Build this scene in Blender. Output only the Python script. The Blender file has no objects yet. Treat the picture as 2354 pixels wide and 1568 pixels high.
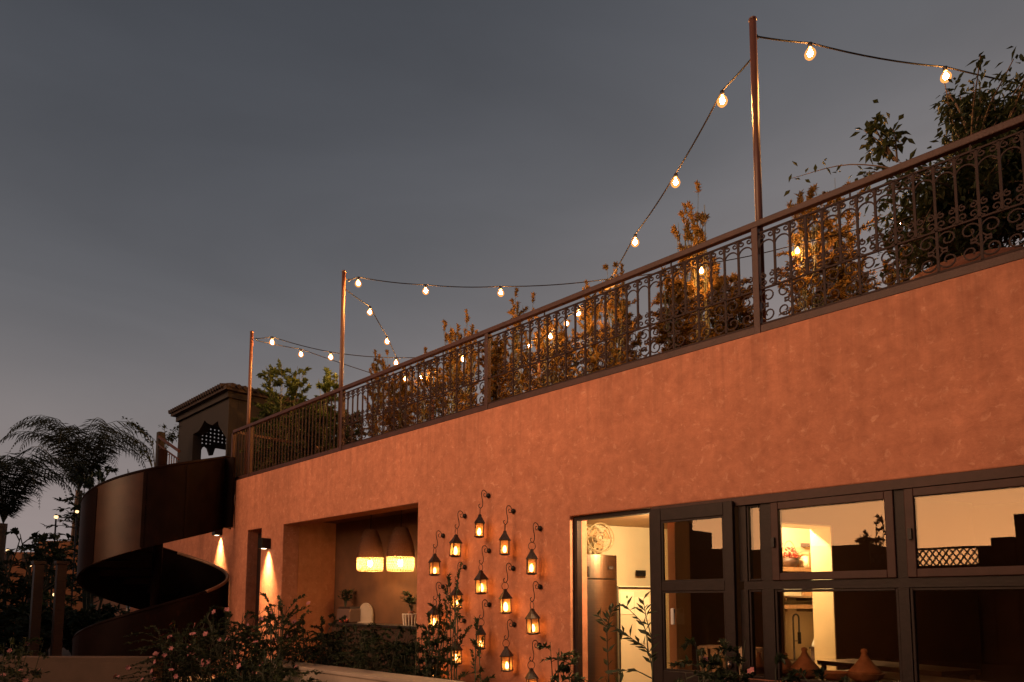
import bpy, bmesh, math, random
from mathutils import Vector, Matrix
random.seed(11)
R = math.radians
sc = bpy.context.scene
COL = sc.collection

# ------------------------------------------------------------------ camera
EYE = 1.6
F_PX, PW, PH = 1569.0, 2353.0, 1568.0
PHI, PIT, ROLL, SY, DIST = R(45.940), R(5.317), R(0.13), 458.5, 5.660
_fh = Vector((-math.cos(PHI), math.sin(PHI), 0)); _r = Vector((math.sin(PHI), math.cos(PHI), 0)); _u = Vector((0, 0, 1))
_fw = _fh*math.cos(PIT) + _u*math.sin(PIT); _up = _u*math.cos(PIT) - _fh*math.sin(PIT)
_r2 = _r*math.cos(ROLL) + _up*math.sin(ROLL); _up2 = _up*math.cos(ROLL) - _r*math.sin(ROLL)
CAM = Vector((0, -DIST, EYE))
cd = bpy.data.cameras.new('camera'); cam = bpy.data.objects.new('camera', cd); COL.objects.link(cam)
cam.matrix_world = Matrix.Translation(CAM) @ Matrix((_r2, _up2, -_fw)).transposed().to_4x4()
cd.sensor_width = 36; cd.lens = F_PX/PW*36; cd.shift_y = SY/PW; cd.clip_end = 900; cd.clip_start = 0.05
sc.camera = cam

# ------------------------------------------------------------------ sky, sun, exposure
SUN_AZ = Vector((-0.14, -1, 0)).normalized()      # the sun has just set behind the photographer
w = bpy.data.worlds.new('World'); sc.world = w; w.use_nodes = True
nt = w.node_tree; bg = nt.nodes['Background']
sky = nt.nodes.new('ShaderNodeTexSky'); sky.sky_type = 'NISHITA'; sky.sun_disc = False
sky.sun_elevation = R(0.6); sky.sun_rotation = math.atan2(SUN_AZ.x, SUN_AZ.y)
sky.dust_density = 0.6; sky.air_density = 1.0; sky.ozone_density = 1.5
# dusty evening air: the colour of the sky follows how bright it is, mauve grey where dim, peach where the afterglow is
bw = nt.nodes.new('ShaderNodeRGBToBW'); mv = nt.nodes.new('ShaderNodeMapRange'); mv.inputs[1].default_value = 0; mv.inputs[2].default_value = 4
cr = nt.nodes.new('ShaderNodeValToRGB'); el_ = cr.color_ramp.elements
el_[0].position = 0.06; el_[0].color = (.80, .88, 1.06, 1); el_[1].position = .95; el_[1].color = (1.0, .50, .21, 1)
for p_, c_ in ((.10, (.93, .935, 1.02, 1)), (.135, (1.10, .99, .99, 1)), (.17, (1.17, .97, .94, 1)), (.25, (1.1, .88, .84, 1)), (.42, (1.0, .66, .40, 1))): e_ = el_.new(p_); e_.color = c_
mx = nt.nodes.new('ShaderNodeMix'); mx.data_type = 'RGBA'; mx.blend_type = 'MULTIPLY'; mx.inputs[0].default_value = 1
# thin high cloud: a slow, low-contrast variation over the whole sky
tc = nt.nodes.new('ShaderNodeTexCoord'); mp = nt.nodes.new('ShaderNodeMapping'); mp.inputs['Scale'].default_value = (1.0, 1.0, 4.0)
nz = nt.nodes.new('ShaderNodeTexNoise'); nz.inputs['Scale'].default_value = 1.5; nz.inputs['Detail'].default_value = 6; nz.inputs['Distortion'].default_value = .6
mr = nt.nodes.new('ShaderNodeMapRange'); mr.inputs[1].default_value = .3; mr.inputs[2].default_value = .7; mr.inputs[3].default_value = .88; mr.inputs[4].default_value = 1.12
mc = nt.nodes.new('ShaderNodeMix'); mc.data_type = 'RGBA'; mc.blend_type = 'MULTIPLY'; mc.inputs[0].default_value = 1
L = nt.links.new
pw_ = nt.nodes.new('ShaderNodeMath'); pw_.operation = 'POWER'; pw_.inputs[1].default_value = 1.3
sc_ = nt.nodes.new('ShaderNodeMath'); sc_.operation = 'MULTIPLY'; sc_.inputs[1].default_value = 1.36
L(sky.outputs[0], bw.inputs[0]); L(bw.outputs[0], mv.inputs[0]); L(bw.outputs[0], pw_.inputs[0]); L(pw_.outputs[0], sc_.inputs[0]); L(mv.outputs[0], cr.inputs[0]); L(cr.outputs[0], mx.inputs[6]); L(sc_.outputs[0], mx.inputs[7])
L(tc.outputs['Generated'], mp.inputs[0]); L(mp.outputs[0], nz.inputs['Vector']); L(nz.outputs[0], mr.inputs[0])
L(mx.outputs[2], mc.inputs[6]); L(mr.outputs[0], mc.inputs[7]); L(mc.outputs[2], bg.inputs[0])
bg.inputs[1].default_value = 0.15

sd = bpy.data.lights.new('sun', 'SUN'); sun = bpy.data.objects.new('sun', sd); COL.objects.link(sun)
sd.energy = 1.8; sd.angle = R(54); sd.color = (1.0, 0.53, 0.275)
sundir = (SUN_AZ*math.cos(R(16)) + _u*math.sin(R(16)))
sun.rotation_euler = sundir.to_track_quat('Z', 'Y').to_euler()

vs = sc.view_settings; vs.view_transform = 'Standard'; vs.look = 'None'; vs.gamma = 1; vs.exposure = 1.05
try: vs.use_curve_mapping = False
except Exception: pass
cy = sc.cycles
cy.use_denoising = True
try: cy.denoiser = 'OPENIMAGEDENOISE'
except Exception: pass
cy.max_bounces = 7; cy.diffuse_bounces = 3; cy.glossy_bounces = 3; cy.transmission_bounces = 4; cy.transparent_max_bounces = 12
cy.sample_clamp_indirect = 4; cy.caustics_reflective = False; cy.caustics_refractive = False

# ------------------------------------------------------------------ pixel -> ray helpers (full photo drawn 2353 x 1568)
def ray(px, py):
    return _fw + _r2*((px-PW/2)/F_PX) + _up2*((PH/2+SY-py)/F_PX)
def UY(px, py, y=0.0):
    d = ray(px, py); return CAM + d*((y-CAM.y)/d.y)
def UX(px, py, x):
    d = ray(px, py); return CAM + d*((x-CAM.x)/d.x)
def UZ(px, py, z):
    d = ray(px, py); return CAM + d*((z-CAM.z)/d.z)
def UP(px, py, p0, n):
    d = ray(px, py); return CAM + d*((p0-CAM).dot(n)/d.dot(n))
def UD(px, py, dep):
    return CAM + ray(px, py)*dep
def src(x, y): return (x/1.02, y/1.02)          # 2400-wide pixels

# ------------------------------------------------------------------ materials
MATS = {}
def newmat(name):
    m = bpy.data.materials.new(name); m.use_nodes = True; MATS[name] = m
    return m, m.node_tree, m.node_tree.nodes['Principled BSDF']
def mat(name, col, rough=.6, metal=0, var=.12, scale=6, bump=.0, bscale=40, emit=None, estr=0, trans=0, spec=None, col2=None, stretch=None):
    m, t, b = newmat(name); n = t.nodes
    b.inputs['Roughness'].default_value = rough; b.inputs['Metallic'].default_value = metal
    if spec is not None: b.inputs['Specular IOR Level'].default_value = spec
    tc = n.new('ShaderNodeTexCoord'); nz = n.new('ShaderNodeTexNoise'); nz.inputs['Scale'].default_value = scale; nz.inputs['Detail'].default_value = 6
    vec = tc.outputs['Object']
    if stretch:
        mp = n.new('ShaderNodeMapping'); mp.inputs['Scale'].default_value = stretch; t.links.new(vec, mp.inputs[0]); vec = mp.outputs[0]
    t.links.new(vec, nz.inputs['Vector'])
    rp = n.new('ShaderNodeValToRGB'); t.links.new(nz.outputs[0], rp.inputs[0])
    c = Vector(col); c2 = Vector(col2) if col2 else c*(1+var); c1 = c*(1-var)
    rp.color_ramp.elements[0].position = .33; rp.color_ramp.elements[1].position = .68
    rp.color_ramp.elements[0].color = (*c1, 1); rp.color_ramp.elements[1].color = (*c2, 1)
    t.links.new(rp.outputs[0], b.inputs['Base Color'])
    if bump:
        nb = n.new('ShaderNodeTexNoise'); nb.inputs['Scale'].default_value = bscale; nb.inputs['Detail'].default_value = 5; t.links.new(tc.outputs['Object'], nb.inputs['Vector'])
        bp = n.new('ShaderNodeBump'); bp.inputs['Strength'].default_value = bump; bp.inputs['Distance'].default_value = .02
        t.links.new(nb.outputs[0], bp.inputs['Height']); t.links.new(bp.outputs[0], b.inputs['Normal'])
    if emit:
        b.inputs['Emission Color'].default_value = (*emit, 1); b.inputs['Emission Strength'].default_value = estr
    return m
def leafmat(name, col, col2, tr=.35, scale=3.0):
    m, t, b = newmat(name); n = t.nodes; lk = t.links.new
    tc = n.new('ShaderNodeTexCoord'); nz = n.new('ShaderNodeTexNoise'); nz.inputs['Scale'].default_value = scale; nz.inputs['Detail'].default_value = 8
    lk(tc.outputs['Object'], nz.inputs['Vector'])
    rp = n.new('ShaderNodeValToRGB'); lk(nz.outputs[0], rp.inputs[0])
    rp.color_ramp.elements[0].position = .35; rp.color_ramp.elements[1].position = .65
    rp.color_ramp.elements[0].color = (*col, 1); rp.color_ramp.elements[1].color = (*col2, 1)
    lk(rp.outputs[0], b.inputs['Base Color']); b.inputs['Roughness'].default_value = .55; b.inputs['Specular IOR Level'].default_value = .3
    tl = n.new('ShaderNodeBsdfTranslucent'); lk(rp.outputs[0], tl.inputs[0])
    ms = n.new('ShaderNodeMixShader'); ms.inputs[0].default_value = tr
    lk(b.outputs[0], ms.inputs[1]); lk(tl.outputs[0], ms.inputs[2]); lk(ms.outputs[0], n['Material Output'].inputs[0])
    return m
def glassmat(name, f0, tint=(1, 1, 1), rough=0.0):
    m, t, b = newmat(name); n = t.nodes; lk = t.links.new; n.remove(b)
    lw = n.new('ShaderNodeLayerWeight'); lw.inputs[0].default_value = .5
    pw = n.new('ShaderNodeMath'); pw.operation = 'POWER'; pw.inputs[1].default_value = 5; lk(lw.outputs['Facing'], pw.inputs[0])
    ma = n.new('ShaderNodeMath'); ma.operation = 'MULTIPLY_ADD'; ma.inputs[1].default_value = 1-f0; ma.inputs[2].default_value = f0; lk(pw.outputs[0], ma.inputs[0])
    tr = n.new('ShaderNodeBsdfTransparent'); tr.inputs[0].default_value = (*tint, 1)
    gl = n.new('ShaderNodeBsdfGlossy'); gl.inputs['Roughness'].default_value = rough; gl.inputs[0].default_value = (1, .88, .70, 1)
    if rough == 0:   # old rolled panes: a very slight waviness
        tc = n.new('ShaderNodeTexCoord'); nz = n.new('ShaderNodeTexNoise'); nz.inputs['Scale'].default_value = 2.2; nz.inputs['Detail'].default_value = 1
        lk(tc.outputs['Object'], nz.inputs['Vector']); bp = n.new('ShaderNodeBump'); bp.inputs['Strength'].default_value = .015; bp.inputs['Distance'].default_value = .02
        lk(nz.outputs[0], bp.inputs['Height']); lk(bp.outputs[0], gl.inputs['Normal'])
    ms = n.new('ShaderNodeMixShader'); lk(ma.outputs[0], ms.inputs[0]); lk(tr.outputs[0], ms.inputs[1]); lk(gl.outputs[0], ms.inputs[2])
    lk(ms.outputs[0], n['Material Output'].inputs[0]); return m
def glowmat(name, col, st):
    m, t, b = newmat(name); n = t.nodes; n.remove(b)
    e = n.new('ShaderNodeEmission'); e.inputs[0].default_value = (*col, 1); e.inputs[1].default_value = st
    t.links.new(e.outputs[0], n['Material Output'].inputs[0]); return m
def diffglow(name, col, tr):          # woven or paper shade that lets lamp light through
    m, t, b = newmat(name); n = t.nodes; lk = t.links.new
    b.inputs['Base Color'].default_value = (*col, 1); b.inputs['Roughness'].default_value = .8
    tl = n.new('ShaderNodeBsdfTranslucent'); tl.inputs[0].default_value = (*col, 1)
    ms = n.new('ShaderNodeMixShader'); ms.inputs[0].default_value = tr
    lk(b.outputs[0], ms.inputs[1]); lk(tl.outputs[0], ms.inputs[2]); lk(ms.outputs[0], n['Material Output'].inputs[0]); return m

def plaster(name, c1, c2, c3):
    """trowelled lime plaster: large clouds, trowel flecks, fine grain"""
    m, t, b = newmat(name); n = t.nodes; lk = t.links.new
    tc = n.new('ShaderNodeTexCoord')
    def noise(s, d, rgh=.55, dist=0):
        q = n.new('ShaderNodeTexNoise'); q.inputs['Scale'].default_value = s; q.inputs['Detail'].default_value = d
        q.inputs['Roughness'].default_value = rgh; q.inputs['Distortion'].default_value = dist
        lk(tc.outputs['Object'], q.inputs['Vector']); return q
    big = noise(.7, 5, .6); mid = noise(7.0, 9, .72, .25); fine = noise(60, 6, .75); fleck = noise(13, 7, .68, .5)
    r1 = n.new('ShaderNodeValToRGB'); lk(mid.outputs[0], r1.inputs[0])
    r1.color_ramp.elements[0].position = .30; r1.color_ramp.elements[1].position = .72
    r1.color_ramp.elements[0].color = (*c1, 1); r1.color_ramp.elements[1].color = (*c2, 1)
    r2 = n.new('ShaderNodeValToRGB'); lk(fleck.outputs[0], r2.inputs[0])
    r2.color_ramp.elements[0].position = .56; r2.color_ramp.elements[1].position = .74
    r2.color_ramp.elements[0].color = (0, 0, 0, 1); r2.color_ramp.elements[1].color = (.55, .55, .55, 1)
    m1 = n.new('ShaderNodeMix'); m1.data_type = 'RGBA'; lk(r2.outputs[0], m1.inputs[0]); lk(r1.outputs[0], m1.inputs[6]); m1.inputs[7].default_value = (*c3, 1)
    r3 = n.new('ShaderNodeMapRange'); r3.inputs[1].default_value = .3; r3.inputs[2].default_value = .7; r3.inputs[3].default_value = .84; r3.inputs[4].default_value = 1.14; lk(big.outputs[0], r3.inputs[0])
    m2 = n.new('ShaderNodeMix'); m2.data_type = 'RGBA'; m2.blend_type = 'MULTIPLY'; m2.inputs[0].default_value = 1; lk(m1.outputs[2], m2.inputs[6]); lk(r3.outputs[0], m2.inputs[7])
    sm = n.new('ShaderNodeMapping'); sm.inputs['Scale'].default_value = (5.0, 5.0, .35); lk(tc.outputs['Object'], sm.inputs[0])
    sn = n.new('ShaderNodeTexNoise'); sn.inputs['Scale'].default_value = 1.3; sn.inputs['Detail'].default_value = 7; sn.inputs['Roughness'].default_value = .65; lk(sm.outputs[0], sn.inputs['Vector'])
    sr = n.new('ShaderNodeMapRange'); sr.inputs[1].default_value = .42; sr.inputs[2].default_value = .70; sr.inputs[3].default_value = 1.0; sr.inputs[4].default_value = .90; lk(sn.outputs[0], sr.inputs[0])
    m3 = n.new('ShaderNodeMix'); m3.data_type = 'RGBA'; m3.blend_type = 'MULTIPLY'; m3.inputs[0].default_value = 1; lk(m2.outputs[2], m3.inputs[6]); lk(sr.outputs[0], m3.inputs[7])
    # run-off stains that start under the coping and thin out downwards
    sx = n.new('ShaderNodeSeparateXYZ'); lk(tc.outputs['Object'], sx.inputs[0])
    dm = n.new('ShaderNodeMapping'); dm.inputs['Scale'].default_value = (9.0, 9.0, .22); lk(tc.outputs['Object'], dm.inputs[0])
    dn = n.new('ShaderNodeTexNoise'); dn.inputs['Scale'].default_value = 1.0; dn.inputs['Detail'].default_value = 5; dn.inputs['Roughness'].default_value = .7; lk(dm.outputs[0], dn.inputs['Vector'])
    dr_ = n.new('ShaderNodeMapRange'); dr_.inputs[1].default_value = .46; dr_.inputs[2].default_value = .68; lk(dn.outputs[0], dr_.inputs[0])
    dz_ = n.new('ShaderNodeMapRange'); dz_.inputs[1].default_value = 3.05; dz_.inputs[2].default_value = 3.97; dz_.inputs[3].default_value = 0; dz_.inputs[4].default_value = .42; lk(sx.outputs[2], dz_.inputs[0])
    dp = n.new('ShaderNodeMath'); dp.operation = 'MULTIPLY'; lk(dr_.outputs[0], dp.inputs[0]); lk(dz_.outputs[0], dp.inputs[1])
    m4 = n.new('ShaderNodeMix'); m4.data_type = 'RGBA'; lk(dp.outputs[0], m4.inputs[0]); lk(m3.outputs[2], m4.inputs[6]); m4.inputs[7].default_value = (c1[0]*.45, c1[1]*.5, c1[2]*.55, 1)
    lk(m4.outputs[2], b.inputs['Base Color']); b.inputs['Roughness'].default_value = .72; b.inputs['Specular IOR Level'].default_value = .3
    ad = n.new('ShaderNodeMath'); ad.operation = 'MULTIPLY_ADD'; ad.inputs[1].default_value = .35; lk(fine.outputs[0], ad.inputs[0]); lk(mid.outputs[0], ad.inputs[2])
    bp = n.new('ShaderNodeBump'); bp.inputs['Strength'].default_value = .45; bp.inputs['Distance'].default_value = .02; lk(ad.outputs[0], bp.inputs['Height']); lk(bp.outputs[0], b.inputs['Normal'])
    return m

plaster('terracotta', (.38, .138, .080), (.60, .245, .145), (.82, .45, .30))
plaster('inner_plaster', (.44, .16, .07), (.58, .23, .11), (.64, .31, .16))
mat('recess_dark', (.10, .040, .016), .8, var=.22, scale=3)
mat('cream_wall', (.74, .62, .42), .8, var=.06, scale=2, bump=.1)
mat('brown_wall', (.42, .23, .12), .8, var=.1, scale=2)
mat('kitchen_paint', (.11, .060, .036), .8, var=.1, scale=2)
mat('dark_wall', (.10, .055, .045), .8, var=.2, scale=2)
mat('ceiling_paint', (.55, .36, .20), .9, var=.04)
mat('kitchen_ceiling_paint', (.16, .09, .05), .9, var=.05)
mat('rail_iron', (.055, .023, .020), .5, .0, spec=.3, var=.18, scale=9, bump=.15, bscale=60)
mat('scroll_iron', (.028, .013, .012), .6, .0, spec=.2, var=.2, scale=20)
mat('pole_paint', (.085, .032, .022), .45, .0, var=.1, scale=6)
mat('frame_paint', (.016, .008, .0075), .5, 0, spec=.25, var=.2, scale=12, bump=.1)
mat('trim_paint', (.052, .022, .018), .5, 0, spec=.25, var=.15, scale=12)
mat('black_metal', (.015, .013, .013), .45, .5, var=.2, scale=30)
mat('lantern_iron', (.06, .042, .038), .5, .6, var=.35, scale=60, bump=.2, bscale=120)
mat('cable_rubber', (.007, .006, .007), .85, spec=.08)
mat('socket_black', (.015, .013, .012), .4)
mat('steel', (.34, .25, .19), .30, 1.0, var=.06, scale=4, stretch=(1, 1, 20))
mat('dark_steel', (.12, .11, .11), .35, .9, var=.1)
mat('rust_sheen', (.048, .019, .011), .40, .0, spec=.3, var=.3, scale=2.5)  # paler copy of the sheet colour, carries a painted sheen
mat('lit_edge', (.30, .16, .09), .38, .3, var=.2, scale=12)  # sconce light on the rim put into the colour
mat('rust_sheet', (.009, .004, .0034), .5, .0, spec=.05, var=.35, scale=2.5, bump=.12, bscale=30)
mat('earth', (.20, .12, .08), .9, var=.3, scale=1.5, bump=.4, bscale=8)
mat('deck_tile', (.28, .15, .10), .75, var=.15, scale=3)
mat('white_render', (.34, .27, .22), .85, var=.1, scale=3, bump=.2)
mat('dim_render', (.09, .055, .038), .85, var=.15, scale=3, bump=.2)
mat('pot_clay', (.17, .065, .040), .75, var=.25, scale=8, bump=.2)
mat('tagine_clay', (.36, .17, .10), .6, var=.18, scale=14)
mat('wood_dark', (.045, .022, .014), .55, var=.3, scale=6, stretch=(1, 1, 8))
mat('wood_light', (.42, .24, .12), .6, var=.2, scale=6, stretch=(6, 1, 1))
mat('cane', (.085, .036, .018), .8, var=.3, scale=60)
mat('wicker', (.42, .26, .12), .8, var=.3, scale=60)
mat('wicker_white', (.72, .62, .50), .8, var=.15, scale=60)
mat('paper', (.82, .76, .55), .8, var=.04)
mat('card', (.60, .36, .18), .8, var=.1)
mat('fan_cream', (.50, .38, .22), .5, var=.05)
mat('white_plastic', (.75, .72, .66), .35, var=.03)
mat('green_ink', (.05, .18, .05), .8)
mat('red_cloth', (.45, .08, .06), .8, var=.2)
mat('pink_petal', (.42, .15, .16), .6, var=.25, scale=20)
mat('bark', (.10, .065, .045), .9, var=.3, scale=12, bump=.4)
mat('branch', (.05, .055, .035), .85, var=.25, scale=14)
mat('far_wall', (.26, .13, .08), .85, var=.15, scale=.6)
mat('far_dark', (.05, .032, .028), .85, var=.2, scale=.6)
mat('pavilion_wall', (.014, .010, .009), .85, var=.2, scale=1.5)
mat('roof_tile', (.030, .018, .015), .8, var=.3, scale=8)
mat('lattice_iron', (.012, .014, .018), .6)
mat('orange_house', (.50, .20, .09), .85, var=.12, scale=2)
leafmat('leaf_green', (.030, .052, .020), (.075, .105, .038))
leafmat('leaf_bamboo', (.075, .052, .018), (.230, .135, .042), .45)
leafmat('leaf_dark', (.014, .024, .013), (.040, .056, .024), .25)
leafmat('leaf_palm', (.014, .020, .014), (.036, .046, .030), .2)
leafmat('leaf_sprig', (.020, .034, .018), (.055, .070, .030), .25)
glassmat('window_glass', .045, (.86, .78, .68))
diffglow('lantern_glass', (1.0, .62, .28), .8)
glowmat('bulb_core', (1.0, .40, .09), 2100)
glowmat('lantern_flame', (1.0, .50, .15), 13)
glowmat('pendant_bulb', (1.0, .58, .22), 260)
glowmat('sconce_lens', (1.0, .80, .50), 6)
glowmat('far_lamp', (1.0, .60, .28), 1.2)
_m = MATS['lantern_glass']; _n = _m.node_tree.nodes; _o = _n['Material Output']; _old = _o.inputs[0].links[0].from_socket
_tr = _n.new('ShaderNodeBsdfTransparent'); _tr.inputs[0].default_value = (1, .82, .58, 1); _x = _n.new('ShaderNodeMixShader'); _x.inputs[0].default_value = .30
_m.node_tree.links.new(_tr.outputs[0], _x.inputs[1]); _m.node_tree.links.new(_old, _x.inputs[2]); _m.node_tree.links.new(_x.outputs[0], _o.inputs[0])
diffglow('pendant_weave', (.72, .50, .25), .55)
diffglow('pendant_upper', (.085, .030, .014), .15)
diffglow('lamp_paper', (.8, .7, .5), .5)
# bulb glass, with an amber halo painted in as its own emission
m, t, b = newmat('bulb_halo_glass'); n = t.nodes; n.remove(b)
tr = n.new('ShaderNodeBsdfTransparent'); e = n.new('ShaderNodeEmission'); e.inputs[0].default_value = (1, .34, .06, 1); e.inputs[1].default_value = 1.0
ms = n.new('ShaderNodeMixShader'); ms.inputs[0].default_value = .45
t.links.new(tr.outputs[0], ms.inputs[1]); t.links.new(e.outputs[0], ms.inputs[2]); t.links.new(ms.outputs[0], n['Material Output'].inputs[0])

# ------------------------------------------------------------------ mesh helpers
def frame_of(d):
    d = Vector(d).normalized(); a = Vector((0, 0, 1)) if abs(d.z) < .9 else Vector((1, 0, 0))
    s = d.cross(a).normalized(); return s, d.cross(s).normalized()
class MB:
    def __init__(s): s.v = []; s.f = []
    def quad(s, a, b, c, d):
        i = len(s.v); s.v += [tuple(a), tuple(b), tuple(c), tuple(d)]; s.f.append((i, i+1, i+2, i+3)); return s
    def poly(s, pts):
        i = len(s.v); s.v += [tuple(p) for p in pts]; s.f.append(tuple(range(i, i+len(pts)))); return s
    def box(s, a, b, M=None):
        x0, x1 = sorted((a[0], b[0])); y0, y1 = sorted((a[1], b[1])); z0, z1 = sorted((a[2], b[2]))
        i = len(s.v); pts = [(x0,y0,z0),(x1,y0,z0),(x1,y1,z0),(x0,y1,z0),(x0,y0,z1),(x1,y0,z1),(x1,y1,z1),(x0,y1,z1)]
        if M is not None: pts = [tuple(M @ Vector(p)) for p in pts]
        s.v += pts
        s.f += [(i,i+3,i+2,i+1),(i+4,i+5,i+6,i+7),(i,i+1,i+5,i+4),(i+1,i+2,i+6,i+5),(i+2,i+3,i+7,i+6),(i+3,i,i+4,i+7)]
        return s
    def obox(s, o, ax, ay, az, lx, ly, lz):
        """box from corner o along three unit axes"""
        o = Vector(o); ax = Vector(ax)*lx; ay = Vector(ay)*ly; az = Vector(az)*lz; i = len(s.v)
        s.v += [tuple(p) for p in (o, o+ax, o+ax+ay, o+ay, o+az, o+ax+az, o+ax+ay+az, o+ay+az)]
        s.f += [(i,i+3,i+2,i+1),(i+4,i+5,i+6,i+7),(i,i+1,i+5,i+4),(i+1,i+2,i+6,i+5),(i+2,i+3,i+7,i+6),(i+3,i,i+4,i+7)]
        return s
    def tube(s, pts, r, n=5, cap=True, closed=False):
        pts = [Vector(p) for p in pts]; k = len(pts); rs = r if isinstance(r, (list, tuple)) else [r]*k
        i0 = len(s.v); prev = None
        for q, p in enumerate(pts):
            if closed: d = pts[(q+1) % k]-pts[q-1]
            else: d = pts[min(q+1, k-1)]-pts[max(q-1, 0)]
            if d.length < 1e-9: d = Vector((0, 0, 1))
            d.normalize()
            if prev is None: a, b = frame_of(d)
            else:
                a = prev - d*prev.dot(d)
                if a.length < 1e-6: a, _ = frame_of(d)
                a.normalize(); b = d.cross(a)
            prev = a
            for j in range(n):
                t = 2*math.pi*(j+.5)/n; s.v.append(tuple(p + (a*math.cos(t)+b*math.sin(t))*rs[q]))
        for q in range(k if closed else k-1):
            q2 = (q+1) % k
            for j in range(n):
                j2 = (j+1) % n; s.f.append((i0+q*n+j, i0+q*n+j2, i0+q2*n+j2, i0+q2*n+j))
        if cap and not closed:
            s.f.append(tuple(i0+j for j in reversed(range(n)))); s.f.append(tuple(i0+(k-1)*n+j for j in range(n)))
        return s
    def lathe(s, prof, n=20, o=(0, 0, 0), rot=0, cap=True):
        i0 = len(s.v)
        for r, z in prof:
            for j in range(n):
                t = 2*math.pi*j/n+rot; s.v.append((o[0]+r*math.cos(t), o[1]+r*math.sin(t), o[2]+z))
        for q in range(len(prof)-1):
            for j in range(n):
                j2 = (j+1) % n; s.f.append((i0+q*n+j, i0+q*n+j2, i0+(q+1)*n+j2, i0+(q+1)*n+j))
        if cap:
            s.f.append(tuple(i0+j for j in reversed(range(n)))); q = len(prof)-1; s.f.append(tuple(i0+q*n+j for j in range(n)))
        return s
    def leaf(s, p, d, nrm, ln, wd):
        d = Vector(d).normalized(); sd = d.cross(nrm)
        if sd.length < 1e-4: sd = frame_of(d)[0]
        sd.normalize(); up = sd.cross(d); p = Vector(p); i = len(s.v)
        m = p+d*ln*.45
        s.v += [tuple(p), tuple(m+sd*wd*.5+up*wd*.12), tuple(p+d*ln-up*ln*.08), tuple(m-sd*wd*.5+up*wd*.12)]
        s.f += [(i, i+1, i+2), (i, i+2, i+3)]; return s
    def mesh(s, name, smooth=False):
        me = bpy.data.meshes.new(name); me.from_pydata(s.v, [], s.f); me.update()
        if smooth: me.polygons.foreach_set('use_smooth', [True]*len(me.polygons))
        return me
    def build(s, name, m, parent=None, smooth=False, loc=None, kind=None):
        me = s.mesh(name, smooth); me.materials.append(MATS[m]); return link(name, me, parent, loc, kind)
def link(name, me, parent=None, loc=None, kind=None):
    o = bpy.data.objects.new(name, me); COL.objects.link(o)
    if parent is not None: o.parent = parent
    if loc is not None: o.location = loc
    if kind: o['kind'] = kind
    return o
def thing(name, label, cat, loc=(0, 0, 0), rz=0, group=None):
    o = bpy.data.objects.new(name, None); COL.objects.link(o); o.location = loc; o.rotation_euler = (0, 0, rz); o.empty_display_size = .1
    return tag(o, label, cat, group)
def tag(o, label, cat, group=None):
    o['label'] = label; o['category'] = cat
    if group: o['group'] = group
    return o
def copy_tree(o, parent=None):
    c = o.copy(); COL.objects.link(c); c.parent = parent
    for ch in list(o.children): copy_tree(ch, c)
    return c
def bevel(o, wdt=.006, seg=2):
    b = o.modifiers.new('bevel', 'BEVEL'); b.width = wdt; b.segments = seg; b.limit_method = 'ANGLE'; return o
def spiral(c, r0, r1, a0, a1, n, ex=(1, 0, 0), ez=(0, 0, 1)):
    ex = Vector(ex); ez = Vector(ez); c = Vector(c); out = []
    for i in range(n+1):
        t = i/n; a = a0+(a1-a0)*t; r = r0+(r1-r0)*t; out.append(c+ex*(r*math.cos(a))+ez*(r*math.sin(a)))
    return out
def smoothline(pts, sub=6):
    pts = [Vector(p) for p in pts]; P = [pts[0]*2-pts[1]]+pts+[pts[-1]*2-pts[-2]]; out = []
    for i in range(1, len(P)-2):
        a, b, c, d = P[i-1:i+3]
        for k in range(sub):
            t = k/sub; out.append(.5*((2*b)+(c-a)*t+(2*a-5*b+4*c-d)*t*t+(3*b-a-3*c+d)*t**3))
    out.append(pts[-1]); return out
def rnd(a, b): return random.uniform(a, b)
def point_light(name, loc, power, col, r=.05, parent=None):
    l = bpy.data.lights.new(name, 'POINT'); l.energy = power; l.color = col; l.shadow_soft_size = r
    o = bpy.data.objects.new(name, l); COL.objects.link(o); o.location = loc
    if parent is not None: o.parent = parent
    return o
ROOTS = {}
def root(name, label, cat, loc, group=None):
    """an Empty whose parts are written in world coordinates"""
    o = thing(name, label, cat, loc, 0, group); ROOTS[o.name] = Matrix.Translation(Vector(loc)).inverted(); return o
_link = link
def link(name, me, parent=None, loc=None, kind=None):
    o = _link(name, me, parent, loc, kind)
    if parent is not None and parent.name in ROOTS: o.matrix_parent_inverse = ROOTS[parent.name]
    return o
def structure(o): o['kind'] = 'structure'; return o

# ================================================================== setting
structure(MB().quad((-260, -260, 0), (260, -260, 0), (260, 260, 0), (-260, 260, 0)).build('ground', 'earth'))

ZW, ZS, ZD, ZSILL = 3.973, 2.955, 2.541, 0.97
X_PL = UY(598, 1300).x; X_PR = UY(648, 1300).x; X_OR = UY(958, 1300).x
X_DL = UY(1310, 1300).x; X_LEAF = UY(1495, 1300).x; X_W0 = UY(1706, 1300).x; X_M1 = UY(1762, 1300).x; X_M2 = UY(2072, 1300).x
X_END = 2.6; X_L = -12.95; X_GAP = UY(566, 1300).x
bld = root('restaurant_building', 'long terracotta plastered building with roof terrace, bar recess and kitchen windows', 'building', (-5, 0, 0))

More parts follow.
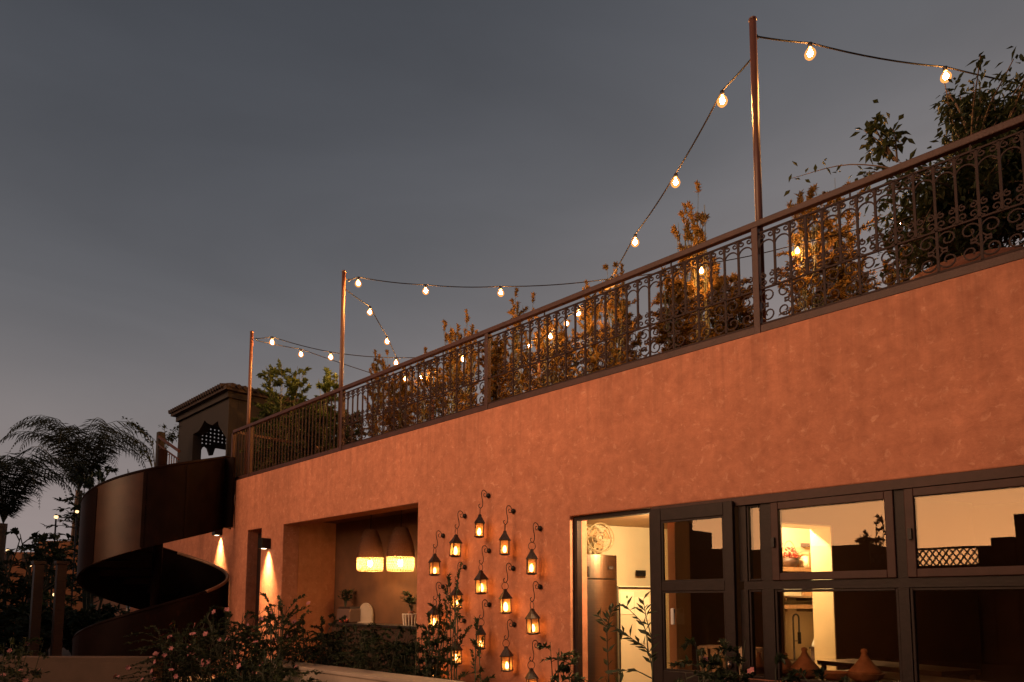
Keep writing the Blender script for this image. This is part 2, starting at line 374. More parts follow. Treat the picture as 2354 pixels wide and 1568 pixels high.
def wall_grid(xs, zs, hole, y0, y1, name, m, parent, bw=.012):
    idx = {}; v = []; f = []
    def V(i, j, k):
        if (i, j, k) not in idx: idx[(i, j, k)] = len(v); v.append((xs[i], (y0, y1)[k], zs[j]))
        return idx[(i, j, k)]
    nx, nz = len(xs)-1, len(zs)-1
    S = lambda i, j: 0 <= i < nx and 0 <= j < nz and not hole((xs[i]+xs[i+1])/2, (zs[j]+zs[j+1])/2)
    for i in range(nx):
        for j in range(nz):
            if not S(i, j): continue
            f.append((V(i,j,0), V(i+1,j,0), V(i+1,j+1,0), V(i,j+1,0))); f.append((V(i,j,1), V(i,j+1,1), V(i+1,j+1,1), V(i+1,j,1)))
            if not S(i-1, j): f.append((V(i,j,0), V(i,j+1,0), V(i,j+1,1), V(i,j,1)))
            if not S(i+1, j): f.append((V(i+1,j,0), V(i+1,j,1), V(i+1,j+1,1), V(i+1,j+1,0)))
            if not S(i, j-1): f.append((V(i,j,0), V(i,j,1), V(i+1,j,1), V(i+1,j,0)))
            if not S(i, j+1): f.append((V(i,j+1,0), V(i+1,j+1,0), V(i+1,j+1,1), V(i,j+1,1)))
    me = bpy.data.meshes.new(name); me.from_pydata(v, [], f); me.update(); me.materials.append(MATS[m])
    o = link(name, me, parent)
    if bw: bevel(o, bw, 2)
    return o
def hole(x, z):
    if X_GAP < x < X_PL and z < ZS: return True
    if X_PR < x < X_OR and z < ZS: return True
    if X_DL < x < X_W0 and z < ZD: return True
    if x > X_W0 and ZSILL < z < ZD: return x < X_END-.3
    return False
wall_grid([X_L, X_GAP, X_PL, X_PR, X_OR, X_DL, X_W0, X_END-.3, X_END], [0, ZSILL, ZD, ZS, ZW], hole, 0, .30, 'front_wall', 'terracotta', bld)
# roof terrace, rear and end walls
MB().box((-21, .302, 3.62), (X_END, 7.6, 3.90)).build('roof_slab', 'deck_tile', bld)
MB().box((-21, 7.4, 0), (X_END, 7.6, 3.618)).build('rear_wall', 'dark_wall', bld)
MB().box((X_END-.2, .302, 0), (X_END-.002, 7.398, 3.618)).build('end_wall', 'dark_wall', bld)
MB().box((-21, .70, 0), (X_L-.002, .95, 3.618)).build('annex_wall', 'terracotta', bld)
MB().box((X_L-.25, .302, 0), (X_L-.004, .698, 3.6)).build('annex_return_wall', 'terracotta', bld)

# ---- bar recess
YB = min(UX(770, 1300, X_PR).y, 3.2)
MB().box((X_PR-.25, .302, 0), (X_PR, YB, 3.60)).build('recess_side_wall', 'inner_plaster', bld)
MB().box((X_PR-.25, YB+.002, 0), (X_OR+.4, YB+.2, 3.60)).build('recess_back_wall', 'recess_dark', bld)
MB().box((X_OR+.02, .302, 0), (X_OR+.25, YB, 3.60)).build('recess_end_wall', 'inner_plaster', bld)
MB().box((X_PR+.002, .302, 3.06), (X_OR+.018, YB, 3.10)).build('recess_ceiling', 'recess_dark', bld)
# ---- dark side door in the gap left of the pier
dr = MB().box((X_GAP+.01, .20, 0), (X_PL-.01, .25, ZS-.05)).build('side_door', 'frame_paint', bld)
p = UY(572, 1243, .18); q = UY(572, 1296, .18)
MB().tube([p, q], .012, 6).build('handle', 'white_plastic', dr)

# ---- kitchen: oblique inner wall A
A0 = Vector((-4.9, .35, 0)); AA = Vector((.375, .927, 0)).normalized(); AN = Vector((AA.y, -AA.x, 0))
def onA(px, py, off=0.0): return UP(px, py, A0+AN*off, AN)
def sA(px, off=0.0): return (onA(px, 1380, off)-A0).dot(AA)
def Apt(s, off, z): p = A0+AA*s+AN*off; return Vector((p.x, p.y, z))
UPZ = Vector((0, 0, 1))
def abox(mb, s0, s1, o0, o1, z0, z1): return mb.obox(Apt(s0, o0, z0), AA, AN, UPZ, s1-s0, o1-o0, z1-z0)
S_STRIP = sA(1346); S_PART = 1.68; S_D0 = sA(1799); S_D1 = sA(1917); Z_DOOR = onA(1860, 1204).z
NB = -.62
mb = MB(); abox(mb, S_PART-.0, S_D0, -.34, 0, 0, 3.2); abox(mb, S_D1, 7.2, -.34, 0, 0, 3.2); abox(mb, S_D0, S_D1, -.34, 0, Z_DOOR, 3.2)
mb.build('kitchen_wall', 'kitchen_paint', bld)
mb = MB(); d = .004                                           # painted lining of the lit doorway
abox(mb, S_D1-.02, S_D1-.0, -.35, .004, 0, Z_DOOR-.02); abox(mb, S_D0, S_D0+.02, -.35, .004, 0, Z_DOOR-.02); abox(mb, S_D0, S_D1, -.35, .004, Z_DOOR-.02, Z_DOOR)
mb.build('doorway_lining', 'cream_wall', bld)
mb = MB(); abox(mb, -.22, S_PART+.3, NB-.1, NB, 0, 2.6); abox(mb, -.02, S_STRIP-.004, NB+.002, 0, 0, 2.598)
mb.build('pantry_wall', 'cream_wall', bld)
# partition between the lit pantry nook and the dim kitchen
p0 = Vector((-3.53, .31, 0)); p1 = Apt(S_PART, .0, 0); pd = (p1-p0); pl = pd.length; pd.normalize(); pn = Vector((pd.y, -pd.x, 0))
MB().obox(p0, pd, -pn, UPZ, pl, .07, 3.2).build('partition_wall', 'brown_wall', bld)
MB().poly([(-5.3, .305, 2.6), (-3.56, .305, 2.6), tuple(Apt(S_PART+.1, .02, 2.6)), tuple(Apt(S_PART+.1, NB-.1, 2.6)), tuple(Apt(-.22, NB-.1, 2.6))]).build('pantry_ceiling', 'ceiling_paint', bld)
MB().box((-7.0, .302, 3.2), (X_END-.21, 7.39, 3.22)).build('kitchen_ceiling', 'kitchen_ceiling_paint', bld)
MB().box((-7.0, .0, .004), (X_END-.21, 7.39, .03)).build('kitchen_floor', 'deck_tile', bld)
mb = MB(); abox(mb, S_D0-1.2, S_D1+1.4, -1.62, -1.5, 0, 3.2); abox(mb, S_D0-1.2, S_D0-1.1, -1.5, -.345, 0, 3.2); abox(mb, S_D1+1.3, S_D1+1.4, -1.5, -.345, 0, 3.2)
mb.build('scullery_wall', 'cream_wall', bld)

# ---- window wall: fixed grid, casements and panes
XM = [X_W0, X_M1, X_M2, X_M2+(X_M2-X_M1), X_M2+2*(X_M2-X_M1), X_M2+3*(X_M2-X_M1)]
XM[-1] = X_END-.31
ZT = EYE + .165
mb = MB()
mb.box((X_DL+.002, .06, ZD-.045), (X_LEAF+.02, .14, ZD-.002)); mb.box((X_DL+.002, .06, 0), (X_DL+.05, .14, ZD-.046))
mb.build('door_frame', 'frame_paint', bld)
mb = MB(); mb.box((X_LEAF+.022, -.012, ZD-.075), (X_END-.3, .10, ZD-.002)); mb.build('window_head', 'trim_paint', bld)
mb = MB()
mb.box((X_W0, .02, ZT-.035), (X_END-.3, .10, ZT+.035))
for i, x in enumerate(XM):
    wd = .035 if i != 1 else .045
    mb.box((x-wd, .018, ZT+.036), (x+wd, .102, ZD-.077)); mb.box((x-wd, .018, ZSILL+.002), (x+wd, .102, ZT-.036))
mb.build('window_mullion', 'frame_paint', bld)
MB().box((X_W0-.02, -.05, ZSILL-.05), (X_END-.3, .0-.002, ZSILL-.004)).build('window_sill', 'trim_paint', bld)
MB().box((X_W0+.002, .104, ZSILL-.06), (X_END-.3, .62, ZSILL+.012)).build('inner_sill', 'wood_dark', bld)
def window(x0, x1, z0, z1, y0, y1, b, fm, latch=None):
    mb = MB(); mb.box((x0, y0, z0), (x0+b, y1, z1)); mb.box((x1-b, y0, z0), (x1, y1, z1)); mb.box((x0+b, y0, z0), (x1-b, y1, z0+b)); mb.box((x0+b, y0, z1-b), (x1-b, y1, z1))
    o = mb.build('window', fm, bld); bevel(o, .005)
    ym = (y0+y1)/2
    MB().box((x0+b-.004, ym-.010, z0+b-.004), (x1-b+.004, ym+.012, z1-b+.004)).build('pane', 'window_glass', o)
    if latch:
        MB().box((latch-.012, y0-.03, (z0+z1)/2-.05), (latch+.012, y0, (z0+z1)/2+.03)).build('latch', 'black_metal', o)
for i in range(5):
    a, b_ = XM[i], XM[i+1]
    if i == 0:
        window(a+.037, b_-.047, ZT+.038, ZD-.079, .03, .09, .02, 'frame_paint')
        window(a+.037, b_-.047, ZSILL+.004, ZT-.038, .03, .09, .02, 'frame_paint')
    else:
        la = a+.07
        window(a+(.047 if i == 1 else .037), b_-.037, ZT+.038, ZD-.079, -.005, .07, .062, 'trim_paint', la)
        window(a+(.047 if i == 1 else .037), b_-.037, ZSILL+.004, ZT-.038, .03, .09, .022, 'frame_paint')

# ---- sliding door leaf hung in front of the glazing
yl = -.075
lx0 = UY(1493, 1300, yl).x; lx1 = UY(1686, 1300, yl).x; lzt = UY(1690, 1150, yl).z
zm0 = UY(1600, 1358, yl).z; zm1 = UY(1600, 1336, yl).z; zp1 = UY(1600, 1190, yl).z; zb = UY(1600, 1547, yl).z
sw = UY(1519, 1300, yl).x-lx0; sw2 = lx1-UY(1664, 1300, yl).x
mb = MB(); mb.box((lx0, yl, .06), (lx0+sw, yl+.05, lzt)); mb.box((lx1-sw2, yl, .06), (lx1, yl+.05, lzt))
for z0, z1 in ((.06, zb), (zm0, zm1), (zp1, lzt)): mb.box((lx0+sw, yl+.001, z0), (lx1-sw2, yl+.049, z1))
leaf = mb.build('sliding_door', 'frame_paint', bld); bevel(leaf, .005)
mb = MB(); b_ = .018                                           # glazing beads round both lights
for z0, z1 in ((zb, zm0), (zm1, zp1)):
    mb.box((lx0+sw, yl+.012, z0), (lx0+sw+b_, yl+.04, z1)); mb.box((lx1-sw2-b_, yl+.012, z0), (lx1-sw2, yl+.04, z1))
    mb.box((lx0+sw+b_, yl+.012, z0), (lx1-sw2-b_, yl+.04, z0+b_)); mb.box((lx0+sw+b_, yl+.012, z1-b_), (lx1-sw2-b_, yl+.04, z1))
mb.build('glazing_bead', 'frame_paint', leaf)
for z0, z1 in ((zb, zm0), (zm1, zp1)): MB().box((lx0+sw+.002, yl+.018, z0+.002), (lx1-sw2-.002, yl+.032, z1-.002)).build('pane', 'window_glass', leaf)
mb = MB(); kp = UY(1676, 1528, yl-.03); mb.lathe([(.004, -.03), (.02, -.02), (.026, 0), (.02, .02), (.004, .03)], 12, kp)
mb.tube([kp, (kp.x, yl, kp.z)], .01, 6); mb.build('handle', 'steel', leaf, True)

# ================================================================== terrace railing
XP = [UY(1737, 770).x, UY(1112, 942).x, UY(777, 1040).x, UY(566, 1100).x]
bay = (XP[0]-XP[3])/3
XP = [XP[0]+bay*1.0] + XP
YR = .06
Z_TOP = 5.022; Z_BAR = Z_TOP-.115; Z_MID = Z_TOP-.635; Z_LOW = Z_TOP-.955; Z_BOT = ZW+.012
rail = root('terrace_railing', 'long brown wrought iron railing with scrollwork along the roof terrace edge', 'railing', (XP[1], YR, ZW))
X_RL = UY(531, 985).x
mb = MB().box((X_RL, YR-.028, Z_TOP-.06), (XP[0], YR+.028, Z_TOP)); bevel(mb.build('handrail', 'rail_iron', rail), .008)
mb = MB().box((X_RL, YR-.022, Z_BOT), (XP[0], YR+.022, Z_BOT+.07)); bevel(mb.build('bottom_rail', 'rail_iron', rail), .006)
for x in XP+[X_RL]:
    o = MB().box((x-.03, YR-.032, ZW-.03), (x+.03, YR+.030, Z_TOP-.062)).build('post', 'rail_iron', rail); bevel(o, .005)
for i in range(3):
    x1, x0 = XP[i]-.031, XP[i+1]+.031
    for z, nm in ((Z_BAR, 'upper_bar'), (Z_MID, 'middle_bar'), (Z_LOW, 'lower_bar')):
        MB().box((x0, YR-.009, z-.007), (x1, YR+.009, z+.007)).build(nm, 'scroll_iron', rail)
def fl(mb, pts, r=.0074): return mb.tube(pts, r, 4)
NC = 24; cw = (bay-.062)/NC
bar_full = MB().box((-.009, -.009, Z_LOW), (.009, .009, Z_BAR)).mesh('baluster_full'); bar_full.materials.append(MATS['scroll_iron'])
bar_half = MB().box((-.009, -.009, Z_MID), (.009, .009, Z_BAR)).mesh('baluster_half'); bar_half.materials.append(MATS['scroll_iron'])
def heart(mb, zc, r, s=1):
    for k in (-1, 1):                 # two curls meeting in the middle
        pts = spiral((k*cw*.25, 0, zc), r, r*.25, R(90)*s if k > 0 else R(90)*s, (R(90)-k*R(430))*1.0 if s > 0 else (-R(90)+k*R(430)), 14)
        fl(mb, pts)
up = MB()
zc = Z_BAR-.115-cw*.5+.02
arch = [Vector((-cw/2, 0, zc-.03))]+[Vector((-cw/2*math.cos(t), 0, zc+cw*.56*math.sin(t))) for t in [math.pi*k/10 for k in range(11)]]+[Vector((cw/2, 0, zc-.03))]
fl(up, arch)
heart(up, Z_BAR-.04, .030, 1)
hl = MB(); heart(hl, Z_MID+.045, .033, -1); heart(hl, Z_MID+.115, .027, 1); hl_me = hl.mesh('heart_scroll'); hl_me.materials.append(MATS['scroll_iron'])
up_me = up.mesh('arch_scroll'); up_me.materials.append(MATS['scroll_iron'])
lo = MB(); hh = Z_MID-Z_LOW; zc = (Z_MID+Z_LOW)/2
for k in (-1, 1):
    for s in (-1, 1):
        c = Vector((k*cw*.52, 0, zc+s*hh*.25)); r = hh*.235
        fl(lo, spiral(c, r, r*.22, -s*R(90), -s*R(90)+s*k*R(500), 18))
    # neck joining the pair of curls
    fl(lo, [Vector((k*cw*(.52+.30*math.cos(t)), 0, zc+hh*.05*math.sin(t))) for t in [math.pi*(j/6-.5) for j in range(7)]])
lo_me = lo.mesh('lower_scroll'); lo_me.materials.append(MATS['scroll_iron'])
for i in range(3):
    x1 = XP[i]-.031
    for c in range(NC):
        xc = x1-cw*(c+.5)
        if c: link('baluster', bar_full if c % 2 == 0 else bar_half, rail, (x1-cw*c, YR, 0))
        link('arch_scroll', up_me, rail, (xc, YR, 0)); link('heart_scroll', hl_me, rail, (xc, YR, 0))
        if c % 2 == 0: link('lower_scroll', lo_me, rail, (x1-cw*(c+1), YR, 0))
    for q in (.25, .5, .75):
        MB().box((x1-bay*q-.006, YR-.006, Z_BAR+.008), (x1-bay*q+.006, YR+.006, Z_TOP-.061)).build('spacer', 'scroll_iron', rail)
# plain bars at the stair end
pl_me = MB().box((-.008, -.008, Z_BOT+.072), (.008, .008, Z_TOP-.062)).mesh('plain_baluster'); pl_me.materials.append(MATS['scroll_iron'])
nb_ = 28
for k in range(1, nb_): link('plain_baluster', pl_me, rail, (XP[4]+(XP[3]-XP[4])*k/nb_, YR, 0))
for k in range(1, 6): link('plain_baluster', pl_me, rail, (X_RL+(XP[4]-X_RL)*k/6, YR, 0))
# return of the railing going back beside the stair head
MB().box((X_RL-.02, YR+.03, Z_TOP-.05), (X_RL+.02, 2.6, Z_TOP-.002)).build('return_rail', 'rail_iron', rail)

# ================================================================== light poles
YP = .17
def pole(x, y, ztop, r, label):
    t = root('light_pole', label, 'pole', (x, y, 3.9), 'string light poles on the terrace')
    mb = MB().tube([(x, y, 3.902), (x, y, ztop)], r, 16); mb.build('shaft', 'pole_paint', t, True)
    MB().lathe([(r, 0), (r*1.12, .004), (r*1.12, .02), (r*.6, .035)], 16, (x, y, ztop)).build('cap', 'pole_paint', t)
    MB().box((x-.07, y-.05 if y < 1 else y-.07, 3.904), (x+.07, y+.07, 3.916)).build('base_plate', 'pole_paint', t)
    mb = MB().tube([(x, y, ztop-.10), (x, y+.075, ztop-.10)], .006, 6); mb.tube(spiral((x, y+.095, ztop-.10), .02, .02, 0, 2*math.pi, 10, (0, 1, 0)), .004, 5); mb.build('eye_hook', 'black_metal', t)
    return Vector((x, y, ztop))
def ztop_of(px, py, x): return UY(px, py, YP).z
x1p = UY(1722, 52, YP).x
P1 = pole(UY(1741, 400, YP).x, YP, UY(1724, 52, YP).z, .033, 'tallest looking brown light pole beside the scrollwork railing post, string lights fanning both ways')
P2 = pole(UY(787, 760, YP).x, YP, UY(791, 626, YP).z, .033, 'brown light pole where plain railing bars meet the scrollwork')
P3 = pole(UY(575, 860, YP).x, YP, UY(580, 764, YP).z, .033, 'brown light pole at the stair end of the railing')
BP1 = pole(-9.07, 4.5, UY(1237, 782, 4.5).z, .03, 'thin light pole at the far side of the terrace seen through scrollwork')
BP2 = pole(-12.6, 4.6, 6.5, .03, 'far light pole behind the leafy shrubs at the stair end')
BR = pole(-1.9, 5.6, 6.9, .03, 'far light pole hidden behind the big potted tree')

# ================================================================== string lights
bulb_pr = [(.004, -.098), (.022, -.092), (.036, -.074), (.040, -.055), (.034, -.032), (.020, -.012), (.014, 0)]
bulb_me = MB().lathe(bulb_pr, 14).mesh('bulb', True); bulb_me.materials.append(MATS['bulb_halo_glass'])
BS = 1.08
core_me = MB().lathe([(.003, -.082), (.017, -.074), (.024, -.056), (.018, -.036), (.006, -.022)], 12).mesh('filament', True); core_me.materials.append(MATS['bulb_core'])
sock_me = MB().lathe([(.010, .05), (.022, .045), (.022, .0), (.017, -.006)], 10).mesh('socket', True); sock_me.materials.append(MATS['socket_black'])
def strand(start, end, bulbs, label, ext=None):
    """bulbs: photo pixels; each lies in the vertical plane through the two ends"""
    a, b = Vector(start), Vector(end); d = Vector((b.x-a.x, b.y-a.y, 0)); nn = Vector((d.y, -d.x, 0)).normalized()
    pts = []
    for (px, py) in bulbs:
        p = UP(px, py, a, nn); pts.append(p)
    pts.sort(key=lambda p: (p-a).dot(d))
    t = root('string_light', label, 'string light', tuple(a), 'strings of warm bulbs over the terrace')
    kn = [a]+[p+Vector((0, 0, .105)) for p in pts]+[b]; line = []
    for i in range(len(kn)-1):
        L_ = (kn[i+1]-kn[i]).length
        for k in range(8): f_ = k/8; line.append(kn[i].lerp(kn[i+1], f_)-Vector((0, 0, L_*.05*f_*(1-f_)*(1.6 if 0 < i < len(kn)-2 else 1))))
    line.append(kn[-1])
    MB().tube(line, .0080, 6).build('cable', 'cable_rubber', t)
    for p in pts:
        s_ = link('socket', sock_me, t, p+Vector((0, 0, .055))); s_.rotation_euler = (rnd(-.12, .12), rnd(-.12, .12), 0)
        link('bulb', bulb_me, s_).scale = (BS*1.25, BS*1.25, BS*1.12); link('filament', core_me, s_).scale = (BS, BS, BS)
    return pts
dz = Vector((0, .09, -.10))
_n1 = Vector((5.43, -2.8, 0)).normalized()
strand(P1+dz, UP(2470, 212, P1+dz, _n1), [(1862, 122), (2173, 175)], 'string light from the tallest pole out over the big potted tree')
strand(P1+Vector((-.04, .05, -.32)), BP1, [(1660, 231), (1553, 419), (1460, 556), (1406, 651), (1330, 720), (1265, 773), (1301, 743)], 'string light dropping steeply from the tallest pole to the thin far pole')
strand(P2+dz, BR, [(823, 651), (978, 669), (1150, 673), (1394, 657), (1612, 623), (1833, 577), (2066, 512)], 'long sagging string light across the scrollwork to the big potted tree')
strand(P2+Vector((0, .05, -.28)), BP2+Vector((0, 0, -.1)), [(850, 717), (889, 785), (931, 871)], 'string light falling steeply from the pole where plain bars meet scrollwork')
strand(P3+dz, BP1+Vector((0, 0, -.1)), [(625, 786), (760, 821), (910, 834), (1063, 825)], 'upper string light running back from the stair end pole')
strand(P3+dz+Vector((0, 0, -.03)), (-11.3, 4.9, 6.2), [(691, 814)], 'lower string light with one bulb running back from the stair end pole')
strand(BP1, BP2, [(1217, 794), (967, 868)], 'string light between the two far poles behind the shrubs')

# ================================================================== wall lanterns
def make_lantern():
    t = thing('wall_lantern', '', 'lantern')
    # origin = knob on the wall; lantern hangs .155 m off the wall (-Y), body centre .42 below
    mb = MB().lathe([(.006, 0), (.030, .004), (.034, .014), (.024, .030), (.008, .036)], 14)
    me = mb.mesh('wall_knob', True); me.transform(Matrix.Rotation(R(90), 4, 'X')); me.materials.append(MATS['black_metal']); link('wall_knob', me, t)
    Y = lambda a, z: Vector((0, -a, z))
    arm = [Y(.022, 0), Y(.05, -.022), Y(.085, -.018), Y(.092, .012), Y(.065, .022)]
    arm2 = [Y(.03, .01), Y(.06, .052), Y(.105, .060), Y(.132, .025), Y(.128, -.03), Y(.112, -.085), Y(.112, -.14), Y(.14, -.175), Y(.172, -.168), Y(.180, -.140), Y(.162, -.128)]
    mb = MB().tube(smoothline(arm, 4), .0045, 5); mb.tube(smoothline(arm2, 5), .0055, 5); mb.build('bracket', 'lantern_iron', t, True)
    c = Vector((0, -.155, 0))
    MB().tube([c+Vector((.042*math.cos(a), 0, -.222+.046*math.sin(a))) for a in [2*math.pi*k/18 for k in range(18)]], .004, 5, closed=True).build('ring', 'lantern_iron', t, True)
    s4 = math.sqrt(2)
    cap = MB().lathe([(.066*s4, -.377), (.068*s4, -.370), (.046*s4, -.330), (.032, -.288), (.028, -.274), (.032, -.270), (.012, -.255)], 4, c, R(45)).build('cap', 'lantern_iron', t)
    fr = MB(); h = .050; zt, zb_ = -.376, -.535
    for sx in (-1, 1):
        for sy in (-1, 1): fr.box((c.x+sx*h-.006, c.y+sy*h-.006, zb_), (c.x+sx*h+.006, c.y+sy*h+.006, zt))
    fr.box((c.x-.060, c.y-.060, zb_-.014), (c.x+.060, c.y+.060, zb_-.002)); fr.box((c.x-.042, c.y-.042, zb_-.024), (c.x+.042, c.y+.042, zb_-.0145))
    fr.build('body_frame', 'lantern_iron', t)
    for k in range(4):
        a = k*math.pi/2; d = Vector((math.cos(a), math.sin(a), 0)); s_ = Vector((-d.y, d.x, 0)); o = c+d*h
        MB().quad(o-s_*(h-.006)+UPZ*zb_, o+s_*(h-.006)+UPZ*zb_, o+s_*(h-.006)+UPZ*zt, o-s_*(h-.006)+UPZ*zt).build('pane', 'lantern_glass', t)
    MB().lathe([(.010, 0), (.022, .012), (.027, .040), (.021, .075), (.008, .10)], 12, c+Vector((0, 0, zb_+.012))).build('lamp_bulb', 'lantern_flame', t, True)
    return t
proto = make_lantern()
hooks = [(655,108,3,0),(850,230,4,0),(470,268,2,0),(300,422,1,0),(1060,365,5,0),(660,540,3,1),(470,668,2,1),(850,678,4,1),(300,822,1,1),(1060,822,5,1),(662,962,3,2),(465,1088,2,2),(300,1215,1,2),(858,1118,4,2),(1055,1280,5,2)]
ordn = ['topmost', 'middle', 'lowest']; coln = ['first', 'second', 'third', 'fourth', 'fifth']
for i, (hx, hy, col, row) in enumerate(hooks):
    o = proto if i == 0 else copy_tree(proto)
    px, py = src(950+hx*.2992, 1130+hy*.2991)
    o.location = UY(px, py, -.002); o.scale = (.93, .93, .93)
    o['label'] = 'lit iron wall lantern, %s in the %s column from the bar recess' % (ordn[row], coln[col-1]); o['group'] = 'lanterns on scroll brackets on the terracotta wall'
    ang = rnd(-25, 65) if i not in (0, 1) else rnd(-52, -40)
    # turn the hanging body about its own axis and let it hang a little out of true
    tl_ = Matrix.Translation((0, -.155, -.2)) @ Matrix.Rotation(R(rnd(-2.5, 2.5)), 4, 'X') @ Matrix.Rotation(R(rnd(-3, 3)), 4, 'Y') @ Matrix.Translation((0, .155, .2)); fs_ = rnd(.72, 1.1)
    for ch in o.children:
        if ch.name.split('.')[0] in ('cap', 'body_frame', 'pane', 'lamp_bulb', 'ring'):
            piv = Matrix.Translation((0, -.155, 0)); ch.matrix_basis = tl_ @ piv @ Matrix.Rotation(R(ang), 4, 'Z') @ piv.inverted()
            if ch.name.startswith('lamp_bulb'): pv2 = Matrix.Translation((0, -.155, -.523)); ch.matrix_basis = ch.matrix_basis @ pv2 @ Matrix.Scale(fs_, 4) @ pv2.inverted()

# ================================================================== sconces
def sconce(p, label, power, ndir=Vector((0, -1, 0))):
    t = root('wall_sconce', label, 'wall lamp', tuple(p))
    x, y, z = p
    mb = MB().box((x-.075, y-.17, z-.09), (x+.075, y-.002, z+.09)); bevel(mb.build('housing', 'black_metal', t), .004)
    MB().lathe([(.001, 0), (.045, 0)], 16, (x, y-.09, z-.0925), cap=False).build('lens', 'sconce_lens', t)
    l = bpy.data.lights.new('sconce_spot', 'AREA'); l.shape = 'DISK'; l.size = .14; l.spread = R(62); l.energy = power; l.color = (1, .58, .24)
    o = bpy.data.objects.new('sconce_spot', l); COL.objects.link(o); o.location = (x, y-.09, z-.10); o.rotation_euler = (R(3), 0, 0); o.parent = t; o.matrix_parent_inverse = ROOTS[t.name]
sconce(UY(618, 1250, -.002), 'black box sconce lighting the pier beside the bar recess', 14)
sconce(UY(508, 1222, .698), 'black box sconce lighting the wall behind the spiral stair', 14)

# ================================================================== pendant lamps
def pendant(px, label):
    y = YB*.55; c0 = UY(px, 1313, y); cx_, zb_ = c0.x, c0.z
    t = root('pendant_lamp', label, 'pendant lamp', (cx_, y, zb_))
    o = (cx_, y, zb_)
    k = .205
    band = [(k*.92, 0), (k*.98, .02), (k*1.02, .10), (k*1.0, .21)]
    prof = [(k*1.0, .21), (k*.97, .30), (k*.86, .42), (k*.68, .54), (k*.50, .63), (k*.40, .66)]
    bm_ = MB(); nr = 30                        # open diagonal weave of the lit band
    def bp_(u, v):
        f_ = min(v, .9999)*(len(band)-1); i_ = int(f_); r_ = band[i_][0]+(band[i_+1][0]-band[i_][0])*(f_-i_); z_ = band[i_][1]+(band[i_+1][1]-band[i_][1])*(f_-i_)
        return Vector((cx_+r_*math.cos(u), y+r_*math.sin(u), zb_+z_))
    for sg in (-1, 1):
        for j in range(nr):
            u0 = 2*math.pi*j/nr; w_ = 2*math.pi/nr*.36
            for q in range(6):
                v0, v1 = q/6, (q+1)/6; bm_.quad(bp_(u0+sg*v0*.8-w_/2, v0), bp_(u0+sg*v0*.8+w_/2, v0), bp_(u0+sg*v1*.8+w_/2, v1), bp_(u0+sg*v1*.8-w_/2, v1))
    bm_.build('shade_band', 'pendant_weave', t, kind='stuff')
    MB().lathe(prof, 40, o, cap=False).build('shade_crown', 'pendant_upper', t, True)
    wv = MB()
    for j in range(44):            # upright canes of the basket
        a = 2*math.pi*j/44; wv.tube([(cx_+(r+.005)*math.cos(a), y+(r+.005)*math.sin(a), zb_+z) for r, z in prof], .0045, 3)
    for z, r in ((0, k*.93), (.014, k*.95), (.198, k*1.01), (.214, k*1.01), (.30, k*.975), (.42, k*.865), (.54, k*.685)):
        wv.tube([(cx_+(r+.008)*math.cos(a), y+(r+.008)*math.sin(a), zb_+z) for a in [2*math.pi*q/36 for q in range(36)]], .004, 3, closed=True)
    wv.build('cane_weave', 'cane', t, kind='stuff')
    MB().lathe([(.004, -.05), (.03, -.03), (.036, 0), (.025, .035), (.012, .05)], 12, (cx_, y, zb_+.12)).build('bulb', 'pendant_bulb', t, True)
    MB().tube([(cx_, y, zb_+.17), (cx_, y, 3.06)], .006, 6).build('cord', 'cable_rubber', t)
    MB().lathe([(.05, -.03), (.05, 0)], 14, (cx_, y, 3.058)).build('ceiling_rose', 'black_metal', t)
pendant(850, 'woven bell pendant lamp over the bar, nearer the orange side wall')
pendant(920, 'woven bell pendant lamp over the bar, nearer the wall lanterns')

